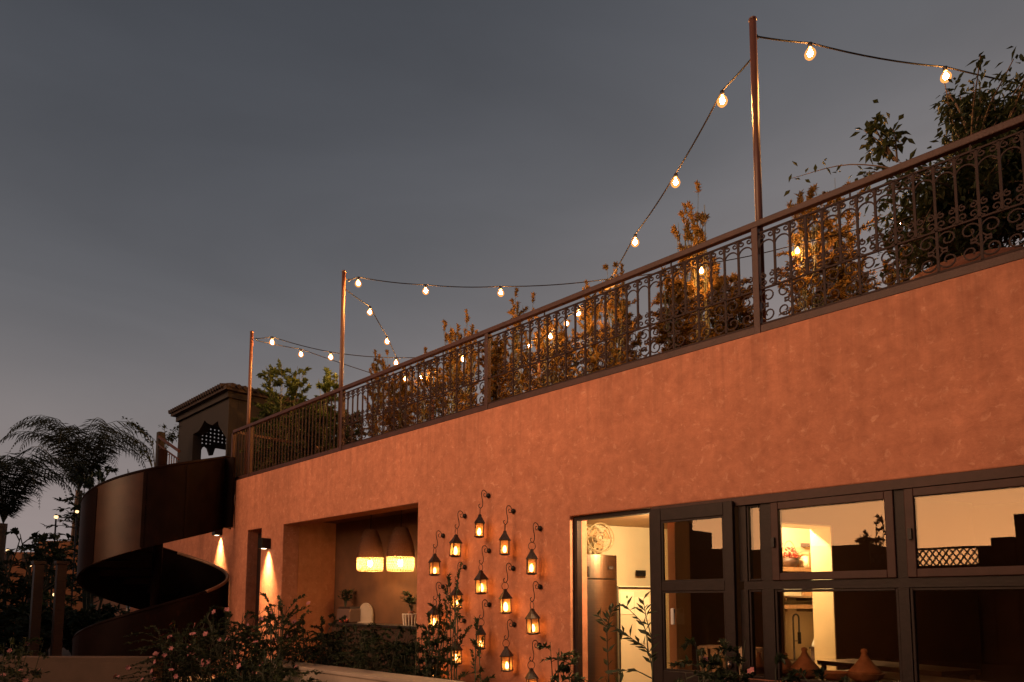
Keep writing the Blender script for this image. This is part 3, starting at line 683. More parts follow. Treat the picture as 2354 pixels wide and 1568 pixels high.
# ================================================================== plants
def shrub(name, base, h, rx, nb, nl, ln, wd, lm, label, cat='shrub', ry=None, lean=(0, 0), stemr=.012, low=.12, pot=None, group=None, droop=.15, upw=1.0, flowers=0, shape='column', rt=None):
    """stems with side branches, each branch carrying its own leaves"""
    base = Vector(base); ry = ry or rx
    t = root(name, label, cat, tuple(base), group)
    b0 = base.copy()
    if pot:
        pr, ph = pot
        MB().lathe([(pr*.62, 0), (pr*.80, ph*.45), (pr*.98, ph*.86), (pr*1.06, ph*.88), (pr*1.06, ph), (pr*.92, ph), (pr*.90, ph*.9)], 22, base).build('pot', 'pot_clay', t, True)
        b0 = base+Vector((0, 0, ph*.85)); h = h-ph*.85
    st = MB(); lf = MB(); fw = MB()
    nst = max(1, int(nb/7))
    stems = []
    for k in range(nst):
        a = rnd(0, 2*math.pi); q = rnd(.15, .75)
        top = b0+Vector((math.cos(a)*rx*q+lean[0], math.sin(a)*ry*q+lean[1], h*rnd(.80, 1.0)))
        s0 = b0+Vector((math.cos(a)*rx*.18*q, math.sin(a)*ry*.18*q, 0))
        mid = (s0+top)/2+Vector((rnd(-.1, .1)*rx*2, rnd(-.1, .1)*rx*2, 0))
        ln_ = smoothline([s0, mid, top], 5); stems.append(ln_)
        st.tube(ln_, [stemr*(1-.75*i/(len(ln_)-1)) for i in range(len(ln_))], 4)
    for k in range(nb):
        ln_ = stems[k % nst]; u = low+(1-low)*((k+rnd(0, 1))/nb); u = min(u, .999); f_ = u*(len(ln_)-1); i = int(f_); p0 = ln_[i].lerp(ln_[min(i+1, len(ln_)-1)], f_-i)
        if shape == 'column': wid = (.55+.45*math.sin(min(1, u*1.3)*math.pi*.8))*(1 if u < .75 else max(.18, (1-u)/.25))
        elif shape == 'round': wid = math.sqrt(max(.05, 1-(2*u-1)**2))
        else: wid = .4+.6*u
        a = rnd(0, 2*math.pi); bl = rnd(.45, 1.05)*wid
        tip = p0+Vector((math.cos(a)*rx*bl, math.sin(a)*ry*bl, rnd(.05, .3)*h*.35*upw-droop*rx*rnd(0, .8)))
        mid = (p0+tip)/2+Vector((0, 0, .10*rx))
        br = smoothline([p0, mid, tip], 4); st.tube(br, [stemr*.4*(1-.7*j/(len(br)-1)) for j in range(len(br))], 3)
        for j in range(nl):
            g = rnd(.18, 1.0)*(len(br)-1); jj = min(int(g), len(br)-2); p = br[jj].lerp(br[jj+1], g-jj)
            dd = (br[jj+1]-br[jj]).normalized()+Vector((rnd(-1, 1), rnd(-1, 1), rnd(-.7, .8)))*.9
            sc_ = rnd(.6, 1.25)
            lf.leaf(p, dd, Vector((rnd(-.6, .6), rnd(-.6, .6), 1)), ln*sc_, wd*sc_)
        if flowers and random.random() < flowers:
            fp = br[-1]+Vector((0, 0, .03)); ax_ = Vector((rnd(-.3, .9), rnd(-1, -.2), rnd(0, .9))).normalized(); e1, e2 = frame_of(ax_)
            for j in range(6):
                aa = 2*math.pi*j/6+rnd(-.25, .25); fw.leaf(fp, e1*math.cos(aa)+e2*math.sin(aa)+ax_*.35, ax_, .038, .034)
    st.build('stem', 'branch', t); lf.build('foliage', lm, t, kind='stuff')
    if fw.v: fw.build('blossom', 'pink_petal', t, kind='stuff')
    return t
ZR = 3.902
G_T = 'potted plants along the roof terrace'
def terrace_plant(px, ptop, y, rx, label, nb=60, nl=26, pot=(.24, .42), lm='leaf_bamboo', ln=.075, wd=.022, shape='column', **k):
    p = UY(px, ptop, y)
    return shrub('potted_shrub', (p.x, y, ZR), p.z-ZR, rx, int(nb*2.2), int(nl*2.6), ln*(.9 if y < 2.2 else 1.05), wd*(1.0 if y < 2.2 else 1.2), lm, label, 'plant', pot=pot, group=G_T, shape=shape, **k)
terrace_plant(1600, 462, 4.0, 0.45, 'tall feathery potted shrub rising above the handrail beside the tallest pole', 80, 30)
terrace_plant(1548, 640, 1.45, .26, 'bushy potted shrub in front of the tall feathery one', 60, 26)
terrace_plant(1697, 632, 1.6, .24, 'small pointed potted shrub right behind the tallest pole', 50, 26, lean=(-.1, 0))
terrace_plant(1413, 603, 4.4, 0.36, 'potted shrub where the steep string light crosses the handrail', 75, 28)
terrace_plant(1362, 665, 4.3, 0.36, 'potted shrub lit by a row of descending bulbs', 70, 26)
terrace_plant(1268, 735, 4.7, 0.49, 'wide orange lit potted shrub behind the scrollwork, middle bay', 80, 28)
terrace_plant(1196, 690, 5.0, 0.42, 'glowing potted shrub beside the thin far pole', 60, 28)
terrace_plant(1135, 780, 1.2, .22, 'dark potted shrub right behind the middle railing post', 50, 26)
terrace_plant(1050, 735, 4.2, 0.36, 'potted shrub with two peaks above the handrail', 70, 28, lean=(-.05, 0))
terrace_plant(1078, 745, 4.3, 0.26, 'slender potted shrub twin to the two peaked one', 45, 28)
terrace_plant(985, 800, 4.6, 0.42, 'low potted shrub under the bright far bulbs', 60, 26)
terrace_plant(872, 812, 4.2, 0.34, 'pointed potted shrub crossed by the upper string light', 60, 28)
terrace_plant(915, 860, 1.3, .30, 'rounded potted shrub behind the scrollwork near the plain bars', 60, 24)
terrace_plant(1885, 440, 5.0, 0.68, 'big orange lit potted shrub behind the end bay of scrollwork', 110, 34)
terrace_plant(1835, 430, 4.6, 0.22, 'thin wispy potted shrub poking over the handrail', 26, 20)
terrace_plant(2062, 560, 4.6, 0.31, 'small potted shrub beside the big clay planter', 40, 26)
terrace_plant(1310, 752, 5.2, .50, 'low wide amber lit shrub filling in behind the descending bulbs', 70, 26)
terrace_plant(1232, 775, 5.3, .46, 'low wide amber lit shrub just left of the wide one behind the middle bay', 64, 26)
terrace_plant(1160, 770, 5.1, .46, 'low wide shrub behind the middle railing post', 60, 26)
terrace_plant(1440, 720, 5.0, .40, 'low amber lit shrub at the foot of the steep string light', 54, 26)
terrace_plant(1010, 840, 5.2, .50, 'low wide shrub under the two peaked one', 60, 24)
terrace_plant(945, 850, 5.0, .46, 'low amber lit shrub around the brightest far bulbs', 60, 24)
terrace_plant(1625, 600, 4.9, .45, 'wide amber lit shrub behind the tall feathery one', 70, 26)
terrace_plant(1925, 560, 5.2, .50, 'low wide amber lit shrub in the end bay', 70, 26)
# leafier things at the stair end
terrace_plant(655, 832, 1.5, .55, 'loose broad leaved potted shrub at the stair end', 46, 16, lm='leaf_green', ln=.12, wd=.06, shape='round', pot=(.3, .45), upw=1.6)
terrace_plant(752, 846, 1.6, .30, 'narrow broad leaved potted shrub left of the pole with the plain bars', 34, 18, lm='leaf_green', ln=.11, wd=.055, pot=(.25, .4))
terrace_plant(700, 930, 1.2, .45, 'low leafy shrub behind the plain bars', 46, 18, lm='leaf_dark', ln=.11, wd=.05, shape='round', pot=(.3, .4))
terrace_plant(610, 950, 1.1, .35, 'leafy shrub beside the stair end pole', 36, 18, lm='leaf_green', ln=.11, wd=.055, shape='round', pot=(.25, .4))
terrace_plant(800, 945, 1.5, .35, 'dark leafy shrub between the plain bars and the scrollwork', 40, 18, lm='leaf_dark', ln=.11, wd=.05, shape='round', pot=(.25, .4))
# the big potted tree by the end of the railing
pt = UY(2235, 600, .95)
tr = root('potted_tree', 'big dark leafy tree in a wide clay planter behind the railing', 'tree', (pt.x, .95, ZR))
MB().lathe([(.30, 0), (.42, .14), (.50, .30), (.54, .34), (.54, .40), (.47, .40), (.45, .34)], 28, (pt.x, .95, ZR)).build('pot', 'pot_clay', tr, True)
tk = MB(); lf = MB(); bx_, by_ = pt.x, .95
def tree_branch(p0, p1, r, nl, ln, wd, lfm):
    p0, p1 = Vector(p0), Vector(p1); m_ = (p0+p1)/2+Vector((rnd(-.08, .08), rnd(-.08, .08), rnd(0, .12)))
    b_ = smoothline([p0, m_, p1], 5); tk.tube(b_, [r*(1-.7*i/(len(b_)-1)) for i in range(len(b_))], 5)
    for j in range(nl):
        g = rnd(.2, 1)*(len(b_)-1); i = min(int(g), len(b_)-2); p = b_[i].lerp(b_[i+1], g-i)+Vector((rnd(-1, 1), rnd(-1, 1), rnd(-1, 1)))*.09
        lfm.leaf(p, Vector((rnd(-1, 1), rnd(-1, 1), rnd(-1.1, .25))), Vector((rnd(-.5, .5), rnd(-.5, .5), 1)), ln*rnd(.7, 1.2), wd*rnd(.7, 1.2))
    return b_
tk.tube([(bx_, by_, ZR+.3), (bx_+.03, by_, ZR+.8), (bx_+.05, by_, ZR+1.3)], [.05, .042, .035], 8)
for k in range(190):
    z0 = rnd(.55, 1.35); a = rnd(0, 2*math.pi); rr = rnd(.25, .98)
    tip = Vector((bx_+.12+math.cos(a)*rr, by_+math.sin(a)*rr*.85, ZR+rnd(.55, 1.30 if math.cos(a)*rr < .05 else 1.95)))
    tree_branch((bx_+.03, by_, ZR+z0), tip, .012, 60, .085, .034, lf)
for k in range(70):            # the taller crown over the handrail at the frame edge
    q = UY(rnd(2170, 2420), rnd(190, 330), rnd(.8, 1.4)); tree_branch((bx_+.08, by_, ZR+1.3), q, .012, 46, .085, .034, lf)
for q, n_ in ((UY(2010, 275, 1.0), 60), (UY(1985, 300, 1.0), 26), (UY(2040, 300, 1.0), 36), (UY(2020, 330, 1.0), 26)):   # the separate sprig
    tree_branch(UY(2062, 372, 1.0), q, .010, n_, .10, .05, lf)
tree_branch((bx_, by_, ZR+.95), UY(2062, 372, 1.0), .013, 2, .09, .04, lf)
for q0, q1 in ((UY(2130, 400, .9), UY(1812, 412, .85)), (UY(2090, 395, .9), UY(1970, 398, .9))): tree_branch(q0, q1, .008, 22, .085, .04, lf)
for q1 in (UY(2050, 470, .9), UY(2035, 520, .9), UY(2060, 560, .9)): tree_branch((bx_, by_, ZR+.9), q1, .010, 50, .10, .045, lf)
tk.build('trunk', 'bark', tr); lf.build('foliage', 'leaf_dark', tr, kind='stuff')

# ================================================================== bar recess furniture
yb = .55
cz = UY(860, 1436, yb).z; CXL, CXR = X_PR+.65, X_OR+.015
bar = root('bar_counter', 'dark bar counter with a thin steel top across the recess', 'counter', (CXL, yb, 0))
MB().box((CXL, yb+.05, 0), (CXR, yb+.60, cz-.04)).build('base', 'wood_dark', bar)
bevel(MB().box((CXL-.03, yb, cz-.038), (CXR, yb+.66, cz)).build('countertop', 'dark_steel', bar), .005)
# arched white board
p = UY(842, 1430, yb+.45); wdt = (UY(858, 1430, yb+.45)-UY(827, 1430, yb+.45)).length; hgt = UY(842, 1386, yb+.45).z-cz
prof = [(-wdt/2, 0), (wdt/2, 0)]+[(wdt/2*math.cos(a), hgt-wdt/2+wdt/2*math.sin(a)) for a in [math.pi*k/14 for k in range(15)]]
mb = MB(); y0 = yb+.42
f0 = [(p.x+a, y0, cz+.002+b) for a, b in prof]; f1 = [(p.x+a, y0+.03, cz+.002+b) for a, b in prof]
mb.poly(f0); mb.poly(list(reversed(f1)))
for i in range(len(f0)): j = (i+1) % len(f0); mb.quad(f0[i], f0[j], f1[j], f1[i])
ab = root('arched_board', 'pale arch topped board standing on the bar counter', 'board', (p.x, y0, cz)); mb.build('panel', 'white_render', ab)
MB().box((p.x-wdt*.6, y0-.06, cz+.0015), (p.x+wdt*.6, y0-.002, cz+.02)).build('foot', 'white_render', ab)
# dark coffee machine with red cup
p = UY(805, 1425, yb+.35)
cm = root('coffee_machine', 'dark boxy machine on the bar beside the arched board', 'machine', (p.x, yb+.35, cz))
bevel(MB().box((p.x-.20, yb+.2, cz+.002), (p.x+.20, yb+.55, cz+.24)).build('body', 'dark_wall', cm), .02)
MB().box((p.x-.17, yb+.22, cz+.242), (p.x+.17, yb+.5, cz+.275)).build('cup_tray', 'dark_steel', cm)
p = UY(796, 1418, yb+.18); rc = root('red_bowl', 'small red bowl on the bar in front of the dark machine', 'bowl', (p.x, yb+.12, cz))
MB().lathe([(.03, .002), (.07, .03), (.085, .07), (.078, .07), (.06, .03)], 16, (p.x, yb+.12, cz)).build('bowl', 'red_cloth', rc, True)
def vase_plant(px, h, label, col):
    p = UY(px, 1420, yb+.3); t = root('vase', label, 'vase', (p.x, yb+.3, cz))
    MB().lathe([(.05, .002), (.085, .07), (.075, .15), (.045, .20), (.055, .22), (.045, .22)], 16, (p.x, yb+.3, cz)).build('body', col, t, True)
    lf = MB(); st = MB()
    for k in range(12):
        a = rnd(0, 6.28); q = Vector((p.x+math.cos(a)*.16*rnd(.3, 1), yb+.3+math.sin(a)*.14, cz+.22+h*rnd(.4, 1))); b_ = smoothline([(p.x, yb+.3, cz+.18), ((p.x+q.x)/2, yb+.3, q.z-.06), q], 4); st.tube(b_, .004, 3)
        for j in range(9): lf.leaf(b_[-1-int(rnd(0, 5))], (rnd(-1, 1), rnd(-1, 1), rnd(-.3, 1)), Vector((0, 0, 1)), .08, .04)
    st.build('stem', 'branch', t); lf.build('foliage', 'leaf_dark', t, kind='stuff')
vase_plant(793, .34, 'dark vase of leaves on the bar behind the red bowl', 'dark_wall')
vase_plant(945, .30, 'clay vase of leaves at the lantern end of the bar', 'pot_clay')
p = UY(925, 1430, yb+.2); tn = root('basket', 'slatted pale basket at the lantern end of the bar', 'basket', (p.x, yb+.2, cz))
for k in range(14):
    a = 2*math.pi*k/14; MB().tube([(p.x+.20+.10*math.cos(a), yb+.2+.10*math.sin(a), cz+.004), (p.x+.20+.12*math.cos(a), yb+.2+.12*math.sin(a), cz+.17)], .011, 4).build('slat', 'wicker_white', tn)
MB().tube([(p.x+.20+.122*math.cos(a), yb+.2+.122*math.sin(a), cz+.172) for a in [2*math.pi*k/20 for k in range(20)]], .009, 4, closed=True).build('rim', 'wicker_white', tn)

# ================================================================== spiral stair
SC = UD(356, 1388, 13.2); SCX, SCY = SC.x, -.95
SCX = CAM.x + (ray(356, 1388).x/ray(356, 1388).y)*(SCY-CAM.y)
SR = 1.30
stair = root('spiral_staircase', 'dark rust brown steel spiral stair with solid sheet balustrade rising to the terrace', 'staircase', (SCX, SCY, 0))
ang0 = math.atan2(_r.y, _r.x)           # the side of the drum that shows at its right in the photo
def rim(u):                              # u in turns from the landing, front half first
    return 4.45-.3*u if u < 0 else 4.45-2.5*u
def helix(u, r, z): a = ang0-2*math.pi*u; return Vector((SCX+r*math.cos(a), SCY+r*math.sin(a), z))
def band(u0, u1, n, name, hgt):
    mb = MB(); n = 20
    for i in range(n):
        a, b_ = u0+(u1-u0)*i/n, u0+(u1-u0)*(i+1)/n
        za, zb_ = rim(a), rim(b_); la, lb = max(za-hgt, .02), max(zb_-hgt, .02)
        mb.quad(helix(a, SR, la), helix(b_, SR, lb), helix(b_, SR, zb_), helix(a, SR, za))
        mb.quad(helix(b_, SR-.05, lb), helix(a, SR-.05, la), helix(a, SR-.05, za), helix(b_, SR-.05, zb_))
        mb.quad(helix(a, SR, za), helix(b_, SR, zb_), helix(b_, SR-.05, zb_), helix(a, SR-.05, za))
        mb.quad(helix(b_, SR, lb), helix(a, SR, la), helix(a, SR-.05, la), helix(b_, SR-.05, lb))
    me = mb.mesh(name, True); bmh = bmesh.new(); bmh.from_mesh(me); bmesh.ops.remove_doubles(bmh, verts=bmh.verts, dist=.0005); bmh.to_mesh(me); bmh.free(); me.materials.append(MATS['rust_sheet'])
    o = link(name, me, stair); es = o.modifiers.new('split', 'EDGE_SPLIT'); es.split_angle = R(40); return o
BRK = [-.06, .12, .205, .315, .58, .86, 1.1, 1.35, 1.6]
for k in range(8):
    o = band(BRK[k]+.0008, BRK[k+1], 14, 'balustrade_sheet', 1.38)
    if k == 2: o.data.materials[0] = MATS['rust_sheen']; o['label'] = 'balustrade sheet with a painted warm sheen'  # warm light on the drum painted as one lighter sheet
for u_ in BRK[1:7]:           # welded cover strips over the sheet joints
    zt_ = rim(u_); a_, b_ = helix(u_-.003, SR+.006, 0), helix(u_+.003, SR+.006, 0); sm_ = MB(); sm_.quad((a_.x, a_.y, max(zt_-1.36, .03)), (b_.x, b_.y, max(zt_-1.36, .03)), (b_.x, b_.y, zt_-.02), (a_.x, a_.y, zt_-.02))
    o = sm_.build('cover_strip', 'rust_sheet', stair); so_ = o.modifiers.new('thick', 'SOLIDIFY'); so_.thickness = .006
for u0_, u1_, m_ in ((-.06, .72, 'rust_sheet'), (.722, 1.06, 'lit_edge'), (1.062, 1.69, 'rust_sheet')):     # one length painted bright, as if caught by the sconce
    MB().tube([helix(u0_+(u1_-u0_)*i/70, SR-.025, rim(u0_+(u1_-u0_)*i/70)+.012) for i in range(71)], .036, 6).build('handrail', m_, stair, True)
MB().tube([(SCX, SCY, 0.002), (SCX, SCY, 4.6)], .09, 14).build('newel_column', 'rust_sheet', stair, True)
for k in range(26):
    u = .03+k*(1.62/26); z = rim(u)-1.0; a = u+1.62/26*1.1
    if z < .1: continue
    mb = MB(); p = [helix(u, .085, z), helix(u, SR-.055, z), helix(a, SR-.055, z), helix(a, .085, z)]
    mb.poly(p); mb.poly([Vector(q)-Vector((0, 0, .035)) for q in reversed(p)])
    for i in range(4): j = (i+1) % 4; mb.quad(p[i]-Vector((0, 0, .035)), p[j]-Vector((0, 0, .035)), p[j], p[i])
    mb.build('tread', 'rust_sheet', stair)
# landing bridge from stair to terrace
mb = MB(); e0 = helix(-.03, SR-.06, 3.85)
mb.box((SCX+.5, SCY+.2, 3.80), (X_RL-.05, .30, 3.86)); mb.build('landing', 'rust_sheet', stair)
q0 = helix(0.01, SR, 4.42); q1 = Vector((X_L+.06, -.03, 4.42))
mb = MB(); dv = (q1-q0); dv.z = 0; dl = dv.length; dv.normalize(); nv = Vector((dv.y, -dv.x, 0))
mb.obox((q0.x, q0.y, 3.05), dv, nv, UPZ, dl, .05, 1.36); mb.build('landing_sheet', 'rust_sheet', stair)

# short stair railing beside the pavilion
pa = UD(*src(373, 1030), 15.2); hr = root('stair_railing', 'short brown railing with slanted handrail left of the pavilion', 'railing', (pa.x, pa.y, 3.9))
tp = UD(*src(373, 1012), 15.2); ba = UD(*src(373, 1102), 15.2); ta = UD(*src(420, 1058), 14.6); tb = UD(*src(420, 1110), 14.6)
MB().box((ba.x-.07, ba.y-.07, 3.0), (ba.x+.07, ba.y+.07, tp.z)).build('post', 'pavilion_wall', hr)
MB().tube([tp-Vector((0, 0, .12)), ta], .035, 6).build('handrail', 'rail_iron', hr); MB().tube([tp-Vector((0, 0, .30)), ta-Vector((0, 0, .18))], .02, 6).build('mid_rail', 'rail_iron', hr)
for k in range(1, 9): f_ = k/9; a_ = (tp-Vector((0, 0, .30))).lerp(ta-Vector((0, 0, .18)), f_); MB().tube([a_, (a_.x, a_.y, ba.lerp(tb, f_).z-.3)], .012, 4).build('baluster', 'rail_iron', hr)

# ================================================================== roof pavilion
YV = .96
pc = UY(528, 886, YV); pxl = UY(412, 951, YV).x; PVX = pc.x; PVT = pc.z
pav = root('roof_pavilion', 'dark roof pavilion with tiled eaves and a cusped lattice arch beside the stair head', 'pavilion', (PVX, YV, 3.9))
DEP = 2.6
def cr4(x, y): return src(400+x*.15303, 880+y*.15306)
# front wall outline with a cusped opening
def V2(px, py): p = UY(px, py, YV); return (p.x, p.z)
ox = [cr4(345, 1330), cr4(345, 900), cr4(430, 850), cr4(480, 770), cr4(520, 690), cr4(560, 735), cr4(640, 765), cr4(720, 700), cr4(745, 790), cr4(790, 860), cr4(850, 960), cr4(855, 1330)]
ho = [V2(*q) for q in ox]; zlow = 3.904
ho[0] = (ho[1][0], zlow); ho[-1] = (ho[-2][0], zlow)
outer = [(pxl, zlow), (pxl, PVT-.30), (PVX, PVT-.30), (PVX, zlow)]
ring = outer[:1]+outer[1:]+[ho[-1]]+ho[-2:0:-1]+[ho[0]]
mb = MB()
f0 = [(x, YV, z) for x, z in ring]; f1 = [(x, YV+.22, z) for x, z in ring]
mb.poly(f0); mb.poly(list(reversed(f1)))
for i in range(len(f0)): j = (i+1) % len(f0); mb.quad(f0[i], f1[i], f1[j], f0[j])
o = mb.build('front_wall', 'pavilion_wall', pav)
MB().box((PVX-.22, YV+.222, 3.904), (PVX, YV+DEP, PVT-.30)).build('side_wall', 'pavilion_wall', pav)
MB().box((pxl-.16, YV-.16, PVT-.15), (PVX+.16, YV+DEP+.16, PVT-.06)).build('roof', 'roof_tile', pav)
MB().box((pxl-.06, YV-.06, PVT-.298), (PVX+.06, YV+DEP+.06, PVT-.152)).build('cornice', 'pavilion_wall', pav)
tile_me = MB().tube([(0, -.20, -.02), (0, .16, .06)], .055, 6).mesh('roof_tile_piece'); tile_me.materials.append(MATS['roof_tile'])
nx = int((PVX-pxl+.3)/.14)
for k in range(nx): link('eave_tile', tile_me, pav, (pxl-.13+k*.14, YV-.02, PVT-.03))
for k in range(18): o = link('eave_tile', tile_me, pav, (PVX+.03, YV-.02+k*.15, PVT-.03)); o.rotation_euler = (0, 0, R(90))
# lattice screen closing the far side, with two small arches under it: sky shows through
LX = pxl+.06
def onL(x, y): return UX(*cr4(x, y), LX)
ly0, ly1 = YV+.222, YV+DEP; lz1 = PVT-.30; lz0 = onL(600, 1085).z
mb = MB(); stp = (onL(700, 1000).y-onL(640, 1000).y); nl_ = int((ly1-ly0)/stp)
for j in range(nl_+1): y = ly0+(ly1-ly0)*j/nl_; mb.box((LX-.03, y-stp*.27, lz0), (LX+.03, y+stp*.27, lz1))
nzl = int((lz1-lz0)/(onL(600, 900).z-onL(600, 950).z))
for j in range(nzl+1): z = lz0+(lz1-lz0)*j/nzl; hz_ = (lz1-lz0)/nzl*.26; mb.box((LX-.034, ly0, z-hz_), (LX+.034, ly1, z+hz_))
mb.build('lattice_screen', 'lattice_iron', pav)
pts = [(300, 1060), (300, 1190), (440, 1190), (480, 1110), (520, 1090), (555, 1120), (590, 1230), (640, 1225), (670, 1130), (720, 1095), (850, 1110), (1000, 1110), (1000, 1060)]
pp = [onL(*q) for q in pts]; pp = [Vector((LX-.04, p.y, p.z)) for p in pp]; pq = [p+Vector((.08, 0, 0)) for p in pp]
mb = MB(); mb.poly(pp); mb.poly(list(reversed(pq)))
for i in range(len(pp)): j = (i+1) % len(pp); mb.quad(pp[i], pq[i], pq[j], pp[j])
mb.build('cusped_rail', 'lattice_iron', pav)

# ================================================================== palms and garden at the stair side
def palm(base, zc, nf, fl_, label, droopk=1.0):
    t = root('palm_tree', label, 'palm', tuple(base), 'palms beyond the spiral stair')
    b = Vector(base); c = Vector((b.x+.2, b.y+.1, zc))
    tk = MB(); tk.tube(smoothline([b, b.lerp(c, .5)+Vector((-.1, 0, 0)), c], 6), [.20-.07*i/12 for i in range(13)], 9); tk.build('trunk', 'bark', t)
    for k in range(nf):
        a = 2.399*k+rnd(-.2, .2); el = R(88-22*(k/nf)**.8); Lf = fl_*rnd(.85, 1.1); d = Vector((math.cos(a), math.sin(a), 0))
        pts = []; p = c.copy(); e = el
        for i in range(12):
            pts.append(p.copy()); p = p+(d*math.cos(e)+UPZ*math.sin(e))*(Lf/11); e -= R(2.5 if i < 4 else 24 if i < 9 else 7)*droopk*rnd(.85, 1.15)
        mb = MB(); mb.tube(pts, [.022*(1-.8*i/11) for i in range(12)], 4)
        for i in range(1, 11):
            for h_ in (0, .33, .66):
                q = pts[i].lerp(pts[min(i+1, 11)], h_); dd = (pts[min(i+1, 11)]-pts[i-1]).normalized(); sd = dd.cross(UPZ).normalized() if abs(dd.z) < .98 else Vector((-d.y, d.x, 0))
                ll = Lf*.17*math.sin(math.pi*min(.97, (i+h_)/12+.12))
                for s_ in (-1, 1):
                    d1 = (sd*s_*.75+dd*.5-UPZ*rnd(.35, .8)).normalized(); mb.leaf(q, d1, UPZ, ll, .045)
        mb.build('frond', 'leaf_palm', t)
b = UD(150, 1500, 29); c = UD(148, 1122, 29)
palm((b.x, b.y, 0), c.z, 30, 5.3, 'tall palm with arching fronds against the dusk sky beyond the stair')
b = UD(-25, 1500, 23); c = UD(-26, 1200, 23)
palm((b.x, b.y, 0), c.z, 28, 4.4, 'palm with long drooping fronds cut by the frame edge, left of the tall palm', 1.05)
# thin branching shrub beside the short stair railing
cs = UD(*src(362, 1110), 17.0)
t = root('bare_shrub', 'sparse branching shrub against the sky beside the short stair railing', 'shrub', (cs.x, cs.y, 3.0))
tk = MB(); lf = MB()
def br2(q): x, y = q; return UD(*src(x*.4458, 900+y*.4458), 17.0)
for a_, m_, b_ in (((815, 450), (790, 300), (660, 182)), ((800, 430), (760, 330), (665, 272)), ((830, 430), (870, 330), (860, 205)), ((850, 400), (900, 270), (935, 230)), ((800, 440), (770, 380), (710, 350)), ((790, 300), (750, 250), (700, 210)), ((870, 300), (895, 280), (930, 275))):
    l_ = smoothline([br2(a_), br2(m_), br2(b_)], 6); tk.tube(l_, [.014*(1-.7*i/(len(l_)-1)) for i in range(len(l_))], 4)
    for j in range(46): lf.leaf(l_[int(rnd(4, len(l_)))]+Vector((rnd(-.07, .07), rnd(-.07, .07), rnd(-.06, .06))), (rnd(-1, 1), rnd(-1, 1), rnd(-.8, .6)), UPZ, .10, .06)
tk.tube([(cs.x, cs.y, 0), tuple(br2((815, 450)))], .03, 5); tk.build('stem', 'branch', t); lf.build('foliage', 'leaf_dark', t, kind='stuff')
# dark trees behind the stair
for i, (px, top, dep, rx, lb) in enumerate(((275, 1078, 30, 2.0, 'dark tree crown showing just above the spiral stair'), (225, 1095, 27, 1.7, 'dark tree between the tall palm and the spiral stair'), (335, 1086, 34, 1.8, 'dark distant tree below the short stair railing'), (60, 1225, 22, 1.6, 'dark tree under the drooping palm'), (190, 1400, 20, 1.5, 'dark garden bush in front of the small orange house'), (60, 1400, 19, 1.5, 'dark garden bush below the string of garden lamps'))):
    p = UD(px, top, dep)
    shrub('garden_tree', (p.x, p.y, 0), p.z, rx, 90, 26, .22, .12, 'leaf_dark', lb, 'tree', stemr=.06, low=.25, shape='round', group='dark trees of the garden', rt=1)
# small orange house
HZ = 27.0
def HP(x, y, dz_=0): return UD(*src(x*.4458, 900+y*.4458), HZ+dz_)
h0, h1 = HP(-60, 885), HP(455, 885); hx = (h1-h0); hx.z = 0; hl_ = hx.length; hx.normalize(); hn = Vector((hx.y, -hx.x, 0))
if hn.dot(CAM-h0) < 0: hn = -hn
house = root('garden_house', 'small orange garden house with a row of dark windows beyond the stair', 'house', (h0.x, h0.y, 0))
zt_ = HP(300, 885).z; zt2 = HP(280, 825).z
MB().obox((h0.x, h0.y, 0), hx, -hn, UPZ, hl_, 3.0, zt_).build('wall', 'orange_house', house)
u0 = (HP(195, 850)-h0).dot(hx); u1 = (HP(425, 850)-h0).dot(hx)
q = h0+hx*u0; MB().obox((q.x, q.y, zt_+.002), hx, -hn, UPZ, u1-u0, 2.4, zt2-zt_).build('parapet', 'orange_house', house)
for x0, x1 in ((20, 65), (118, 160), (215, 258), (305, 350)):
    a = (HP(x0, 900)-h0).dot(hx); b_ = (HP(x1, 900)-h0).dot(hx); z1 = HP(100, 893).z; z0 = HP(100, 962).z; q = h0+hx*a+hn*.02
    MB().obox((q.x, q.y, z0), hx, -hn, UPZ, b_-a, .03, z1-z0).build('window', 'dark_wall', house)
def lamp(x, y, dep, r, label, cat='lamp'):
    p = UD(*src(x*.4458, 900+y*.4458), dep); t = root('garden_lamp', label, cat, (p.x, p.y, 0), 'small lit lamps in the garden')
    MB().lathe([(.01, -r), (r*.8, -r*.6), (r, 0), (r*.8, r*.6), (.01, r)], 10, p).build('globe', 'far_lamp', t, True)
    MB().tube([(p.x, p.y, 0), (p.x, p.y, p.z-r*.95)], .03, 6).build('post', 'black_metal', t)
    MB().lathe([(r*.9, r*.7), (r*1.05, r*.8), (.02, r*1.5)], 8, p).build('hood', 'black_metal', t)
    return p
lamp(295, 700, 25, .07, 'brightest garden lamp, under the tall palm'); lamp(405, 672, 25, .06, 'garden lamp between the tall palm and the spiral stair')
lamp(14, 877, 24, .06, 'garden lamp below the drooping palm, one of a close pair'); lamp(40, 877, 24.4, .055, 'dimmer garden lamp of the close pair below the drooping palm')
lamp(160, 960, 24, .045, 'low garden lamp in front of the orange house'); lamp(288, 1108, 21, .06, 'lowest garden lamp glowing among leaves before the orange house')
shrub('lit_bush', (*UD(120, 1400, 20.7).xy, 0), 1.9, .7, 40, 26, .14, .07, 'leaf_green', 'small bush lit yellow by the lowest garden lamp', 'shrub', stemr=.02, shape='round')
